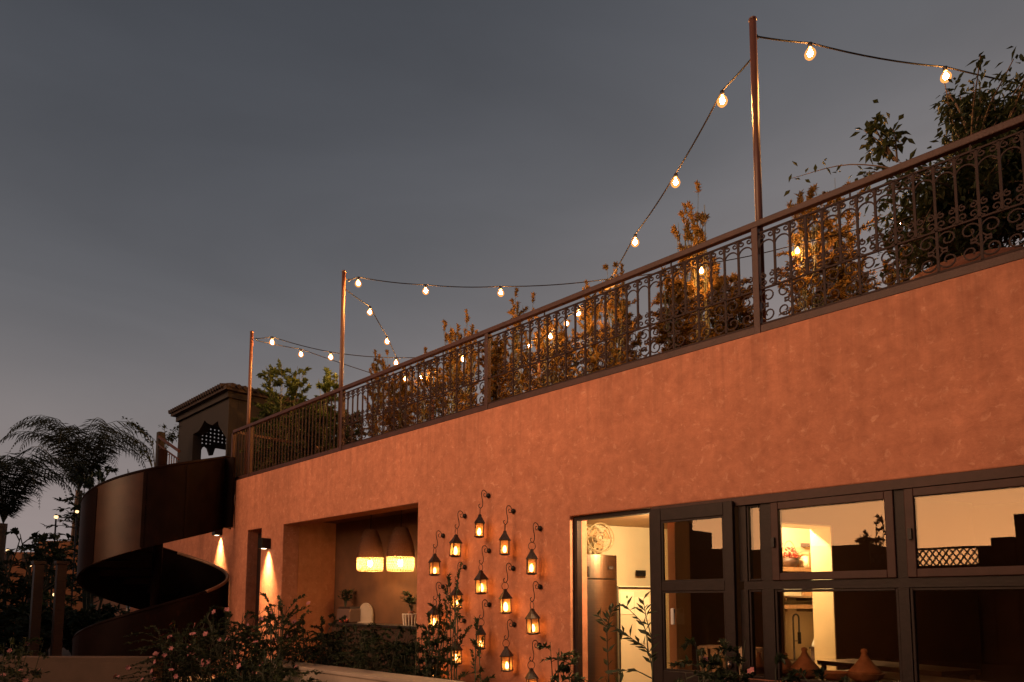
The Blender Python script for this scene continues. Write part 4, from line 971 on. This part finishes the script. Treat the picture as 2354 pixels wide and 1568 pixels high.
for x, lb in ((203, 'dark pergola post in front of the orange house'), (322, 'dark pergola post nearer the spiral stair')):
    p = UD(*src(x*.4458, 1335), 17); zt_ = UD(*src(x*.4458, 1323), 17).z
    t = root('pergola_post', lb, 'post', (p.x, p.y, 0)); MB().box((p.x-.10, p.y-.10, 0), (p.x+.10, p.y+.10, zt_)).build('shaft', 'wood_dark', t); MB().box((p.x-.14, p.y-.14, zt_+.002), (p.x+.14, p.y+.14, zt_+.08)).build('cap', 'wood_dark', t)

# ================================================================== low walls and foreground planting
a = UD(-90, 1511, 9.7); b = UD(352, 1510, 9.7); dv = b-a; dv.z = 0; dl = dv.length; dv.normalize(); nv = Vector((-dv.y, dv.x, 0))
t = root('garden_wall', 'low dim plastered wall in front of the spiral stair', 'wall', (a.x, a.y, 0))
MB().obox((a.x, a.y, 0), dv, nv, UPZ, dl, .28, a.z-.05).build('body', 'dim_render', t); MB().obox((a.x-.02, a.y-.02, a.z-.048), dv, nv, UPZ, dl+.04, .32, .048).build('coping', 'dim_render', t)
YPL = -1.54; zpl = UY(700, 1533, YPL).z
t = root('planter_wall', 'low pale planter wall among the shrubs below the bar recess', 'wall', (UY(800, 1540, YPL).x, YPL, 0))
x0, x1 = UY(560, 1520, YPL).x, UY(1010, 1570, YPL).x
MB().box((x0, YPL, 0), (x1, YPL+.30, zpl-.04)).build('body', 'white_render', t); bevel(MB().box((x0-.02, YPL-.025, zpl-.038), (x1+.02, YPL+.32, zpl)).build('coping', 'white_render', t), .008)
G_F = 'shrubs in the bed in front of the building'
def bed(px, top, y, rx, label, nb, nl, ln, wd, lm='leaf_dark', z0=0, **k):
    p = UY(px, top, y); return shrub('bed_shrub', (p.x, y, z0), p.z-z0, rx*1.12, int(nb*1.7), int(nl*2.6), ln*.64, wd*.78, lm, label, 'shrub', group=G_F, **k)
bed(440, 1440, -2.0, .62, 'dark flowering shrub with pink blossoms before the spiral stair', 130, 26, .06, .03, shape='round', flowers=.25)
bed(545, 1405, -1.9, .55, 'flowering shrub with pink blossoms before the dark side door', 120, 26, .06, .03, shape='round', flowers=.22, upw=1.5)
bed(632, 1392, -1.75, .34, 'tall sprigged shrub in front of the lit pier', 60, 22, .07, .03, lm='leaf_sprig', shape='vase', upw=1.8, flowers=.08)
bed(720, 1440, -1.0, .55, 'dense shrub below the orange side wall of the recess', 120, 26, .06, .026, shape='round')
bed(800, 1428, -.95, .45, 'dense shrub in front of the dark bar', 110, 26, .06, .026, shape='round')
bed(890, 1448, -.95, .48, 'dense shrub in front of the bar at its lantern end', 120, 26, .06, .026, shape='round')
bed(590, 1500, -2.3, .40, 'low dark shrub spilling over the pale planter wall', 80, 24, .06, .028, shape='round', flowers=.1)
bed(700, 1545, -2.3, .40, 'thin leafy sprigs leaning over the pale planter wall', 26, 14, .07, .03, lm='leaf_sprig', shape='vase')
bed(1000, 1372, -.62, .22, 'upright leafy plant covering the lowest lantern next to the recess', 26, 13, .075, .026, lm='leaf_sprig', shape='column', upw=1.6)
bed(1048, 1338, -.66, .20, 'upright leafy plant between the second and third lantern columns', 24, 13, .075, .026, lm='leaf_sprig', shape='column', upw=1.6)
bed(1105, 1392, -.60, .12, 'single thin stem plant below the middle lantern column', 12, 12, .075, .028, lm='leaf_sprig', shape='column', upw=1.6)
bed(975, 1440, -.9, .30, 'dense leafy plant at the corner of the bar recess', 70, 22, .07, .026, shape='round')
bed(1290, 1470, -.5, .22, 'small leafy plant at the foot of the open kitchen door frame', 20, 14, .10, .035, lm='leaf_sprig', shape='vase')
def sprig(lines, y, label, ln=.12, wd=.034, step=4):
    t = root('leafy_sprig', label, 'plant', tuple(UY(*lines[0][0], y)[:2])+(0,), 'sprigs in front of the kitchen door'); st = MB(); lf = MB()
    for pts in lines:
        P_ = smoothline([UY(px, py, y+rnd(-.05, .05)) for px, py in pts], 6); st.tube(P_, [.006*(1-.6*i/(len(P_)-1)) for i in range(len(P_))], 4)
        for i in range(4, len(P_), 1):
            if i % 2 and rnd(0, 1) < .4: continue
            d_ = (P_[min(i+1, len(P_)-1)]-P_[i-1]).normalized()
            for s_ in (-1, 1):
                if rnd(0, 1) < .25: continue
                lf.leaf(P_[i], d_*.7+Vector((s_*.7, rnd(-.5, .5), rnd(-.5, .35))), Vector((rnd(-.4, .4), -.6, .8)), ln*rnd(.7, 1.15), wd*rnd(.8, 1.15))
    base = UY(*lines[0][0], y); st.tube([(base.x, y, 0), tuple(base)], .008, 4)
    st.build('stem', 'branch', t); lf.build('foliage', 'leaf_sprig', t, kind='stuff')
sprig([[(1505, 1590), (1490, 1500), (1455, 1470), (1412, 1440)], [(1490, 1500), (1480, 1440), (1440, 1395)], [(1500, 1560), (1450, 1540), (1390, 1555)]], -.95, 'arching sprig with pointed leaves across the open kitchen door')
sprig([[(1400, 1600), (1396, 1500), (1392, 1440), (1372, 1410)], [(1394, 1460), (1400, 1420), (1408, 1400)]], -.9, 'short sprig with pointed leaves before the refrigerator', .10, .032)
sprig([[(1500, 1600), (1498, 1480), (1485, 1420), (1478, 1378)]], -.92, 'upright sprig with pointed leaves before the pinned notices', .10, .028)
bed(1630, 1470, -.7, .32, 'dark leafy plant in front of the sliding door lower pane', 40, 18, .09, .032, shape='vase', flowers=.12)
bed(1750, 1535, -.7, .30, 'low leafy plant under the fixed side light', 40, 18, .08, .03, shape='round', flowers=.15)
bed(1900, 1560, -.6, .35, 'low leafy plant below the sill of tagines', 40, 18, .08, .03, shape='round')
p = UD(28, 1465, 8.0); shrub('bed_shrub', (p.x, p.y, 0), p.z, .42, 80, 24, .06, .03, 'leaf_dark', 'pink flowering shrub in front of the low dim wall', 'shrub', shape='round', flowers=.3, group=G_F)

# ================================================================== kitchen things
def onB(px, py, off): return onA(px, py, off)
# refrigerator (front on plane A)
s0, s1 = S_STRIP+.004, sA(1421); ztop = onA(1384, 1275).z; zsp = onA(1384, 1331).z
fr = root('refrigerator', 'tall stainless refrigerator inside the open kitchen door', 'refrigerator', tuple(Apt((s0+s1)/2, 0, 0)))
mb = MB(); abox(mb, s0, s1, NB+.01, -.03, .03, ztop); mb.build('body', 'dark_steel', fr)
def curved_front(z0, z1, nm):
    mb = MB(); n_ = 12
    for i in range(n_):
        a, b_ = i/n_, (i+1)/n_; oa, ob = .05*math.sin(math.pi*a)-.028, .05*math.sin(math.pi*b_)-.028
        mb.quad(Apt(s0+(s1-s0)*a, oa, z0), Apt(s0+(s1-s0)*b_, ob, z0), Apt(s0+(s1-s0)*b_, ob, z1), Apt(s0+(s1-s0)*a, oa, z1))
    return mb.build(nm, 'steel', fr, True)
dd = curved_front(zsp+.008, ztop-.004, 'freezer_door'); curved_front(.08, zsp-.008, 'fridge_door')
mb = MB(); abox(mb, s0+.01, s0+.03, .0, .03, zsp+.02, zsp+.14); mb.build('handle', 'black_metal', dd)
mb = MB(); sb = sA(1402); abox(mb, sb-.03, sb+.03, .024, .028, onA(1400, 1309).z, onA(1400, 1302).z); mb.build('badge', 'dark_steel', dd)
# tall cabinet with notices
c0, c1 = s1+.012, sA(1500); zc_ = onA(1460, 1347).z
cab = root('tall_cabinet', 'tall cream cabinet covered with pinned notices beside the refrigerator', 'cabinet', tuple(Apt((c0+c1)/2, 0, 0)))
mb = MB(); abox(mb, c0, c1, NB+.01, -.01, .02, zc_); mb.build('body', 'cream_wall', cab)
mb = MB(); abox(mb, c0, c1, -.008, .004, zc_-.03, zc_-.012); mb.build('edge_strip', 'frame_paint', cab)
mb = MB(); abox(mb, c0, c0+.012, -.009, .005, .05, zc_-.20); mb.build('door_edge', 'frame_paint', cab)
mb = MB(); abox(mb, c0, c1, NB+.01, NB+.06, zc_+.004, 2.58); mb.build('upper_panel', 'cream_wall', cab)
for x0, x1, y0, y1 in ((1426, 1457, 1360, 1412), (1459, 1492, 1372, 1425), (1462, 1490, 1430, 1478)):
    a, b_ = sA(x0), sA(x1); nt_ = MB(); abox(nt_, a, b_, -.0095, -.004, onA(x0, y1).z, onA(x0, y0).z); o = nt_.build('notice_sheet', 'paper', None); o['label'] = {1426: 'pale notice sheet with a green mark, nearest the refrigerator', 1459: 'pale notice sheet right of the green marked one'}.get(x0, 'lower pale notice sheet on the cabinet'); o['category'] = 'notice'; o['group'] = 'notices on the kitchen cabinet'
mb = MB(); a = sA(1441); abox(mb, a-.012, a+.012, -.0092+.006, -.001, onA(1441, 1369).z-.03, onA(1441, 1369).z); o = mb.build('green_sticker', 'green_ink', None); tag(o, 'tiny green sticker on the pale notice sheet', 'sticker')
mb = MB(); a, b_ = sA(1462, NB+.065), sA(1484, NB+.065); abox(mb, a, b_, NB+.062, NB+.075, onA(1470, 1324, NB+.06).z, onA(1470, 1311, NB+.06).z); tag(mb.build('wall_display', 'black_metal', None), 'small dark panel on the cream wall above the cabinet', 'panel')
# fan on the fridge
fo = -.26; fc = onA(1378, 1236, fo); fr_ = (onA(1406, 1238, fo)-fc).length
fan = root('desk_fan', 'round cream desk fan on top of the refrigerator', 'fan', (fc.x, fc.y, ztop))
view = (CAM-fc); view.z = 0; view.normalize(); fd = (view*.85+AA*.35).normalized(); fs = Vector((-fd.y, fd.x, 0))
mb = MB()
for off, rr in ((.03, 1.0), (-.05, 1.0), (.055, .72), (.065, .42), (.07, .16)):
    mb.tube([fc+fd*off+(fs*math.cos(a)+UPZ*math.sin(a))*fr_*rr for a in [2*math.pi*k/30 for k in range(30)]], .005 if rr < 1 else .008, 4, closed=True)
for k in range(22):
    a = 2*math.pi*k/22; d_ = fs*math.cos(a)+UPZ*math.sin(a); mb.tube([fc+fd*.03+d_*fr_, fc+fd*.06+d_*fr_*.6, fc+fd*.072+d_*fr_*.14], .0016, 3); mb.tube([fc+fd*.03+d_*fr_, fc-fd*.05+d_*fr_], .0025, 3)
mb.build('cage', 'fan_cream', fan)
for k in range(3):
    mb = MB(); a0 = 2*math.pi*k/3
    P_ = lambda a, r, o_: fc+fd*o_+(fs*math.cos(a)+UPZ*math.sin(a))*fr_*r
    mb.quad(P_(a0, .18, .01), P_(a0-.1, .85, .0), P_(a0+.9, .85, -.03), P_(a0+.7, .2, -.02)); mb.build('blade', 'card', fan)
mb = MB(); mb.tube([fc-fd*.10, fc+fd*.03], .05, 12); mb.build('motor', 'fan_cream', fan)
mb = MB(); mb.tube([fc-fd*.06, Vector((fc.x, fc.y, ztop+.02))-fd*.06], .018, 8); mb.lathe([(.10, .0), (.09, .02), (.03, .03)], 16, (fc.x-fd.x*.06, fc.y-fd.y*.06, ztop+.002)); mb.build('stand', 'fan_cream', fan)
# handset on the partition
def onP(px, py): return UP(px, py, p0+pn*.0, pn)
hp = onP(1541, 1400); hz0 = onP(1541, 1436).z; hz1 = onP(1541, 1398).z
t = root('wall_handset', 'cream wall handset on the brown partition behind the sliding door', 'telephone', (hp.x, hp.y, hz0))
q = Vector((hp.x, hp.y, hz0)); bevel(MB().obox(q+pn*.002-pd*.03, pd, pn, UPZ, .075, .03, hz1-hz0).build('body', 'white_plastic', t), .008)
MB().obox(q+pn*.033-pd*.012+UPZ*(hz1-hz0)*.72, pd, pn, UPZ, .035, .006, .035).build('button', 'black_metal', t)
# pantry lamp and scullery lamp (out of sight above the openings)
def ceiling_lamp(p, label, power, col, r=.10):
    t = root('ceiling_lamp', label, 'ceiling lamp', tuple(p)); MB().lathe([(r, 0), (r, -.03), (r*.7, -.05), (.01, -.055)], 18, p, cap=False).build('diffuser', 'lamp_paper', t, True)
    o = point_light('ceiling_lamp_light', (p[0], p[1], p[2]-.10), power, col, .06, t); o.matrix_parent_inverse = ROOTS[t.name]
ceiling_lamp((-3.75, .40, 2.595), 'lit round ceiling lamp of the pantry nook', 74, (1, .70, .34))
ceiling_lamp(Apt((S_D0+S_D1)/2+.1, -.85, 3.195), 'lit round ceiling lamp of the scullery', 300, (1, .80, .48))
ceiling_lamp((-1.6, 3.2, 3.195), 'added dim fill lamp of the kitchen', 12, (1, .62, .30))  # fill lamp added to brighten the unlit kitchen
# scullery shelves and things, seen through the doorway
OFF = -1.22
def SB(mb, px0, px1, py0, py1, o0, o1):
    abox(mb, sA(px0, o1), sA(px1, o1), o0, o1, onA((px0+px1)/2, py1, o1).z, onA((px0+px1)/2, py0, o1).z); return mb
for i, (y0, y1, lb, m_) in enumerate(((1305, 1314, 'thick upper scullery shelf with baskets', 'wood_light'), (1370, 1374, 'thin middle scullery shelf with boxes', 'steel'), (1390, 1399, 'thick lower scullery shelf above the tap', 'wood_light'))):
    mb = MB(); SB(mb, 1740, 1985, y0, y1, -1.498, -1.10); t = root('wall_shelf', lb, 'shelf', tuple(Apt(3.6, -1.3, 1.5))); mb.build('board', m_, t)
    mb = MB(); SB(mb, 1806, 1809, y1+.5, y1+7, -1.496, -1.16); SB(mb, 1868, 1871, y1+.5, y1+7, -1.496, -1.16); mb.build('bracket', 'steel', t)
mb = MB(); SB(mb, 1740, 1985, 1315, 1350, -1.496, -1.30); t = root('wall_cabinet', 'dark wall cabinet under the upper scullery shelf', 'cabinet', tuple(Apt(3.6, -1.4, 1.7))); mb.build('body', 'wood_dark', t)
zs1 = onA(1860, 1304.6, -1.10).z
def standing(px, off): p = onA(px, 1300, off); return Vector((p.x, p.y, 0))
q = standing(1815, -1.30); t = root('handled_basket', 'handled basket of dark red flowers on the upper scullery shelf', 'basket', (q.x, q.y, zs1))
MB().lathe([(.10, .003), (.14, .08), (.15, .15), (.13, .15)], 18, (q.x, q.y, zs1)).build('bowl', 'wood_dark', t, True)
MB().tube([(q.x+AA.x*.15*math.cos(a), q.y+AA.y*.15*math.cos(a), zs1+.13+.30*math.sin(a)) for a in [math.pi*k/12 for k in range(13)]], .008, 5).build('handle', 'wicker', t)
lf = MB()
for k in range(160): lf.leaf((q.x+rnd(-.13, .13), q.y+rnd(-.13, .13), zs1+.13+abs(random.gauss(0, .08))), (rnd(-1, 1), rnd(-1, 1), rnd(-.2, 1)), UPZ, .06, .04)
lf.build('flowers', 'red_cloth', t, kind='stuff')
q = standing(1849, -1.26); t = root('tin', 'yellow tin with a lid on the upper scullery shelf', 'tin', (q.x, q.y, zs1)); MB().lathe([(.085, .003), (.085, .19)], 20, (q.x, q.y, zs1)).build('body', 'paper', t, True); MB().lathe([(.089, .19), (.089, .21), (.02, .235)], 20, (q.x, q.y, zs1)).build('lid', 'wicker', t)
mb = MB(); SB(mb, 1862, 1884, 1271, 1304.2, -1.42, -1.16); tag(mb.build('cardboard_box', 'card', None), 'orange cardboard box at the end of the upper scullery shelf', 'box')
mb = MB(); SB(mb, 1851, 1866, 1249, 1257, -1.498, -1.44); tag(mb.build('wall_hook_rail', 'black_metal', None), 'small dark bracket on the scullery wall above the tin', 'bracket')
zs2 = onA(1860, 1369.6, -1.10).z
mb = MB(); SB(mb, 1800, 1842, 1352, 1369.4, -1.28, -1.13); tag(mb.build('paper_bundle', 'paper', None), 'pale bundle of paper on the thin middle shelf', 'paper')
mb = MB(); SB(mb, 1846, 1866, 1357, 1369.4, -1.28, -1.13); tag(mb.build('wooden_box', 'card', None), 'small wooden box on the thin middle shelf', 'box')
q = standing(1877, -1.2); t = root('dark_bowl', 'dark upturned bowl on the thin middle shelf', 'bowl', (q.x, q.y, zs2)); MB().lathe([(.10, .003), (.09, .06), (.05, .10), (.01, .11)], 18, (q.x, q.y, zs2)).build('body', 'black_metal', t, True)
# scullery worktop, tap, bottle
zw = onA(1850, 1521, -1.0).z
mb = MB(); abox(mb, S_D0-1.08, S_D1+1.28, -1.497, -.98, zw-.04, zw); t = root('sink_worktop', 'steel sink worktop along the scullery wall', 'worktop', tuple(Apt(3.6, -1.2, 0))); mb.build('top', 'steel', t)
mb = MB(); abox(mb, S_D0-1.08, S_D1+1.28, -1.49, -1.02, .05, zw-.042); mb.build('cabinet', 'wood_light', t)
q = standing(1818, -1.25); zt_ = onA(1818, 1412, -1.25).z
t = root('kitchen_tap', 'tall spring neck kitchen tap with hanging spray head', 'tap', (q.x, q.y, zw)); rr = .06
pts = [(q.x, q.y, zw+.002), (q.x, q.y, zt_-rr)]+[(q.x+AA.x*(rr-rr*math.cos(a)), q.y+AA.y*(rr-rr*math.cos(a)), zt_-rr+rr*math.sin(a)) for a in [math.pi*k/8 for k in range(1, 9)]]+[(q.x+AA.x*2*rr, q.y+AA.y*2*rr, zt_-.28)]
MB().tube(pts, .014, 8).build('spring_neck', 'dark_steel', t, True); MB().tube([(q.x+AA.x*2*rr, q.y+AA.y*2*rr, zt_-.28), (q.x+AA.x*2*rr, q.y+AA.y*2*rr, zt_-.46)], .026, 8).build('spray_head', 'black_metal', t)
MB().tube([(q.x, q.y, zw+.3), (q.x+AA.x*2*rr, q.y+AA.y*2*rr, zw+.3)], .007, 6).build('holder_arm', 'dark_steel', t)
q = standing(1874, -1.12); zq = onA(1874, 1487, -1.12).z
t = root('rack', 'dark stand under the white bottle beside the tap', 'stand', (q.x, q.y, zw)); MB().box((q.x-.11, q.y-.11, zq-.03), (q.x+.11, q.y+.11, zq)).build('top', 'wood_dark', t); MB().box((q.x-.09, q.y-.09, zw+.002), (q.x+.09, q.y+.09, zq-.032)).build('body', 'dark_wall', t)
t = root('white_bottle', 'white cone shaped bottle beside the kitchen tap', 'bottle', (q.x, q.y, zq)); MB().lathe([(.105, .002), (.10, .03), (.05, .17), (.028, .20), (.028, .23)], 18, (q.x, q.y, zq)).build('body', 'white_plastic', t, True); MB().lathe([(.034, .23), (.034, .26), (.02, .265)], 12, (q.x, q.y, zq)).build('cap', 'white_plastic', t)
# tagines on the inner sill
zsl = ZSILL+.014
def tagine(px, y, r, label, lid=True, tilt=0):
    p = UY(px, 1545, y); t = root('tagine' if lid else 'clay_bowl', label, 'tagine' if lid else 'bowl', (p.x, y, zsl), 'clay tagines on the kitchen sill')
    MB().lathe([(r*.55, .002), (r*.85, r*.22), (r*1.0, r*.48), (r*1.03, r*.52), (r*.92, r*.52), (r*.80, r*.30)], 26, (p.x, y, zsl)).build('dish', 'tagine_clay', t, True)
    if lid:
        MB().lathe([(r*.90, r*.54), (r*.86, r*.62), (r*.50, r*1.02), (r*.24, r*1.38), (r*.14, r*1.62), (r*.20, r*1.74), (r*.14, r*1.86), (r*.02, r*1.90)], 26, (p.x+tilt, y, zsl)).build('lid', 'tagine_clay', t, True)
tagine(1745, .36, .10, 'small tagine behind the fixed side light')
tagine(1806, .46, .10, 'shadowed tagine beside the window mullion'); tagine(1850, .30, .135, 'tagine in front of the lit scullery doorway')
tagine(1918, .30, .125, 'lidless clay dish between two tagines', False); tagine(1988, .32, .140, 'sharply pointed tagine right of the lit doorway')
# white woven chairs / table deeper in the dim kitchen
def ktable(px, y, lx, ly, h, label):
    p = UY(px, 1500, y); t = root('work_table', label, 'table', (p.x, y, 0)); M_ = Matrix.Translation((p.x, y, 0)) @ Matrix.Rotation(math.atan2(AN.y, AN.x), 4, 'Z')
    MB().box((-lx/2, -ly/2, h-.05), (lx/2, ly/2, h), M_).build('top', 'steel', t)
    MB().box((-lx/2+.04, -ly/2+.04, .25), (lx/2-.04, ly/2-.04, .28), M_).build('under_shelf', 'steel', t)
    for sx in (-1, 1):
        for sy in (-1, 1): MB().box((sx*(lx/2-.05)-.02, sy*(ly/2-.05)-.02, .03), (sx*(lx/2-.05)+.02, sy*(ly/2-.05)+.02, h-.052), M_).build('leg', 'steel', t)
ktable(2120, 1.5, 1.8, .6, .93, 'long steel work table in the dim kitchen'); ktable(2050, 2.7, 1.5, .6, .95, 'steel work table further back in the dim kitchen')
def bin_(px, y, z, w_, h, m_, label):
    p = UY(px, 1500, y); t = root('basket', label, 'basket', (p.x, y, z))
    for k in range(10):
        a = 2*math.pi*k/10; MB().obox((p.x+w_*.8*math.cos(a), y+w_*.8*math.sin(a), z+.003), (-math.sin(a), math.cos(a), 0), (math.cos(a)*.2, math.sin(a)*.2, .0), (math.cos(a)*.12, math.sin(a)*.12, .99), w_*.44, .05, h).build('slat', m_, t)
    MB().tube([(p.x+w_*math.cos(a), y+w_*math.sin(a), z+h) for a in [2*math.pi*k/20 for k in range(20)]], .012, 5, closed=True).build('rim', m_, t)
sh = root('side_shelf', 'dark low shelf along the glazing behind the sliding door', 'shelf', (-3.0, .45, 0))
MB().box((lx0+.12, .25, .0), (X_W0+.5, .75, .95)).build('body', 'wood_dark', sh)
bin_(1640, .52, .952, .13, .24, 'wicker_white', 'pale woven basket behind the sliding door lower pane')
bin_(1722, .50, .952, .12, .24, 'wicker_white', 'pale woven basket behind the fixed side light')

# ================================================================== houses across the court (seen mirrored in the panes)
YO = 17.0
def OP(cx_, cy_):                        # crop pixel in the window zoom -> point on the plane y = -YO
    px, py = src(1700+cx_*.3502, 1050+cy_*.3502); p = UY(px, py, YO); return Vector((p.x, -YO, p.z))
opp = root('opposite_house', 'dark stepped parapet house across the court behind the photographer', 'house', (-8, -YO, 0))
def ob(x0, x1, ytop, dep=4.0, m_='far_dark', nm='wall'):
    a, b_ = OP(x0, ytop), OP(x1, ytop); MB().box((a.x, -YO-dep, 0), (b_.x, -YO, a.z)).build(nm, m_, opp)
ob(-900, -420, 560); ob(-418, 60, 700); ob(62, 960, 690); ob(962, 1680, 800); ob(1682, 1768, 655); ob(1770, 1925, 600); ob(1927, 2500, 440); ob(2502, 3600, 520)
t = root('lattice_parapet', 'open lattice parapet on the house across the court', 'parapet', (OP(1300, 800).x, -YO+.2, OP(1300, 800).z))
for (x0, x1, y0, y1) in ((972, 1100, 712, 798), (1230, 1680, 668, 798)):
    a, b_ = OP(x0, y1), OP(x1, y0); n_ = int((b_.x-a.x)/.16); hh = b_.z-a.z; st = (b_.x-a.x)/n_
    for k in range(-4, n_+1):
        for s_ in (1, -1):
            xa = a.x+k*st; xb = xa+hh*.7; pa_ = [xa, a.z]; pb_ = [xb, b_.z]
            if xa < a.x: f_ = (a.x-xa)/(xb-xa); pa_ = [a.x, a.z+hh*f_]
            if xb > b_.x: f_ = (b_.x-xa)/(xb-xa); pb_ = [b_.x, a.z+hh*f_]
            if pb_[0] <= pa_[0]: continue
            if s_ < 0: pa_[1], pb_[1] = a.z+b_.z-pa_[1], a.z+b_.z-pb_[1]
            MB().tube([(pa_[0], -YO-.1+s_*.021, pa_[1]), (pb_[0], -YO-.1+s_*.021, pb_[1])], .028, 4).build('slat', 'far_dark', t)
    MB().box((a.x, -YO-.16, b_.z), (b_.x, -YO-.04, b_.z+.06)).build('rail', 'far_dark', t)
q = OP(880, 640); shrub('court_tree', (q.x, -YO-1.5, 0), q.z+.75, .55, 60, 24, .16, .09, 'leaf_dark', 'bushy tree behind the house across the court', 'tree', stemr=.05, low=.5, shape='round')

# unseen house blocks added behind the camera to shade the garden and the wall's end
def add_shade_block(x0, x1, y0, y1, h, label):
    t = root('shade_block', label, 'house', ((x0+x1)/2, y1, 0)); MB().box((x0, y0, 0), (x1, y1, h)).build('wall', 'far_dark', t)
    MB().box((x0-.1, y0-.1, h+.002), (x1+.1, y1+.1, h+.25)).build('parapet', 'far_dark', t)
    for k in range(int((x1-x0)/2.2)):
        for z in (1.0, 4.2):
            if z+1.4 < h: MB().box((x0+.8+k*2.2, y1, z), (x0+1.7+k*2.2, y1+.03, z+1.4)).build('window', 'dark_wall', t)
add_shade_block(-40, -16.5, -24, -13, 11.0, 'tall unseen block added to shade the garden')
add_shade_block(-1.2, 9, -16, -9.0, 11.0, 'unseen block added to shade the end of the terracotta wall')
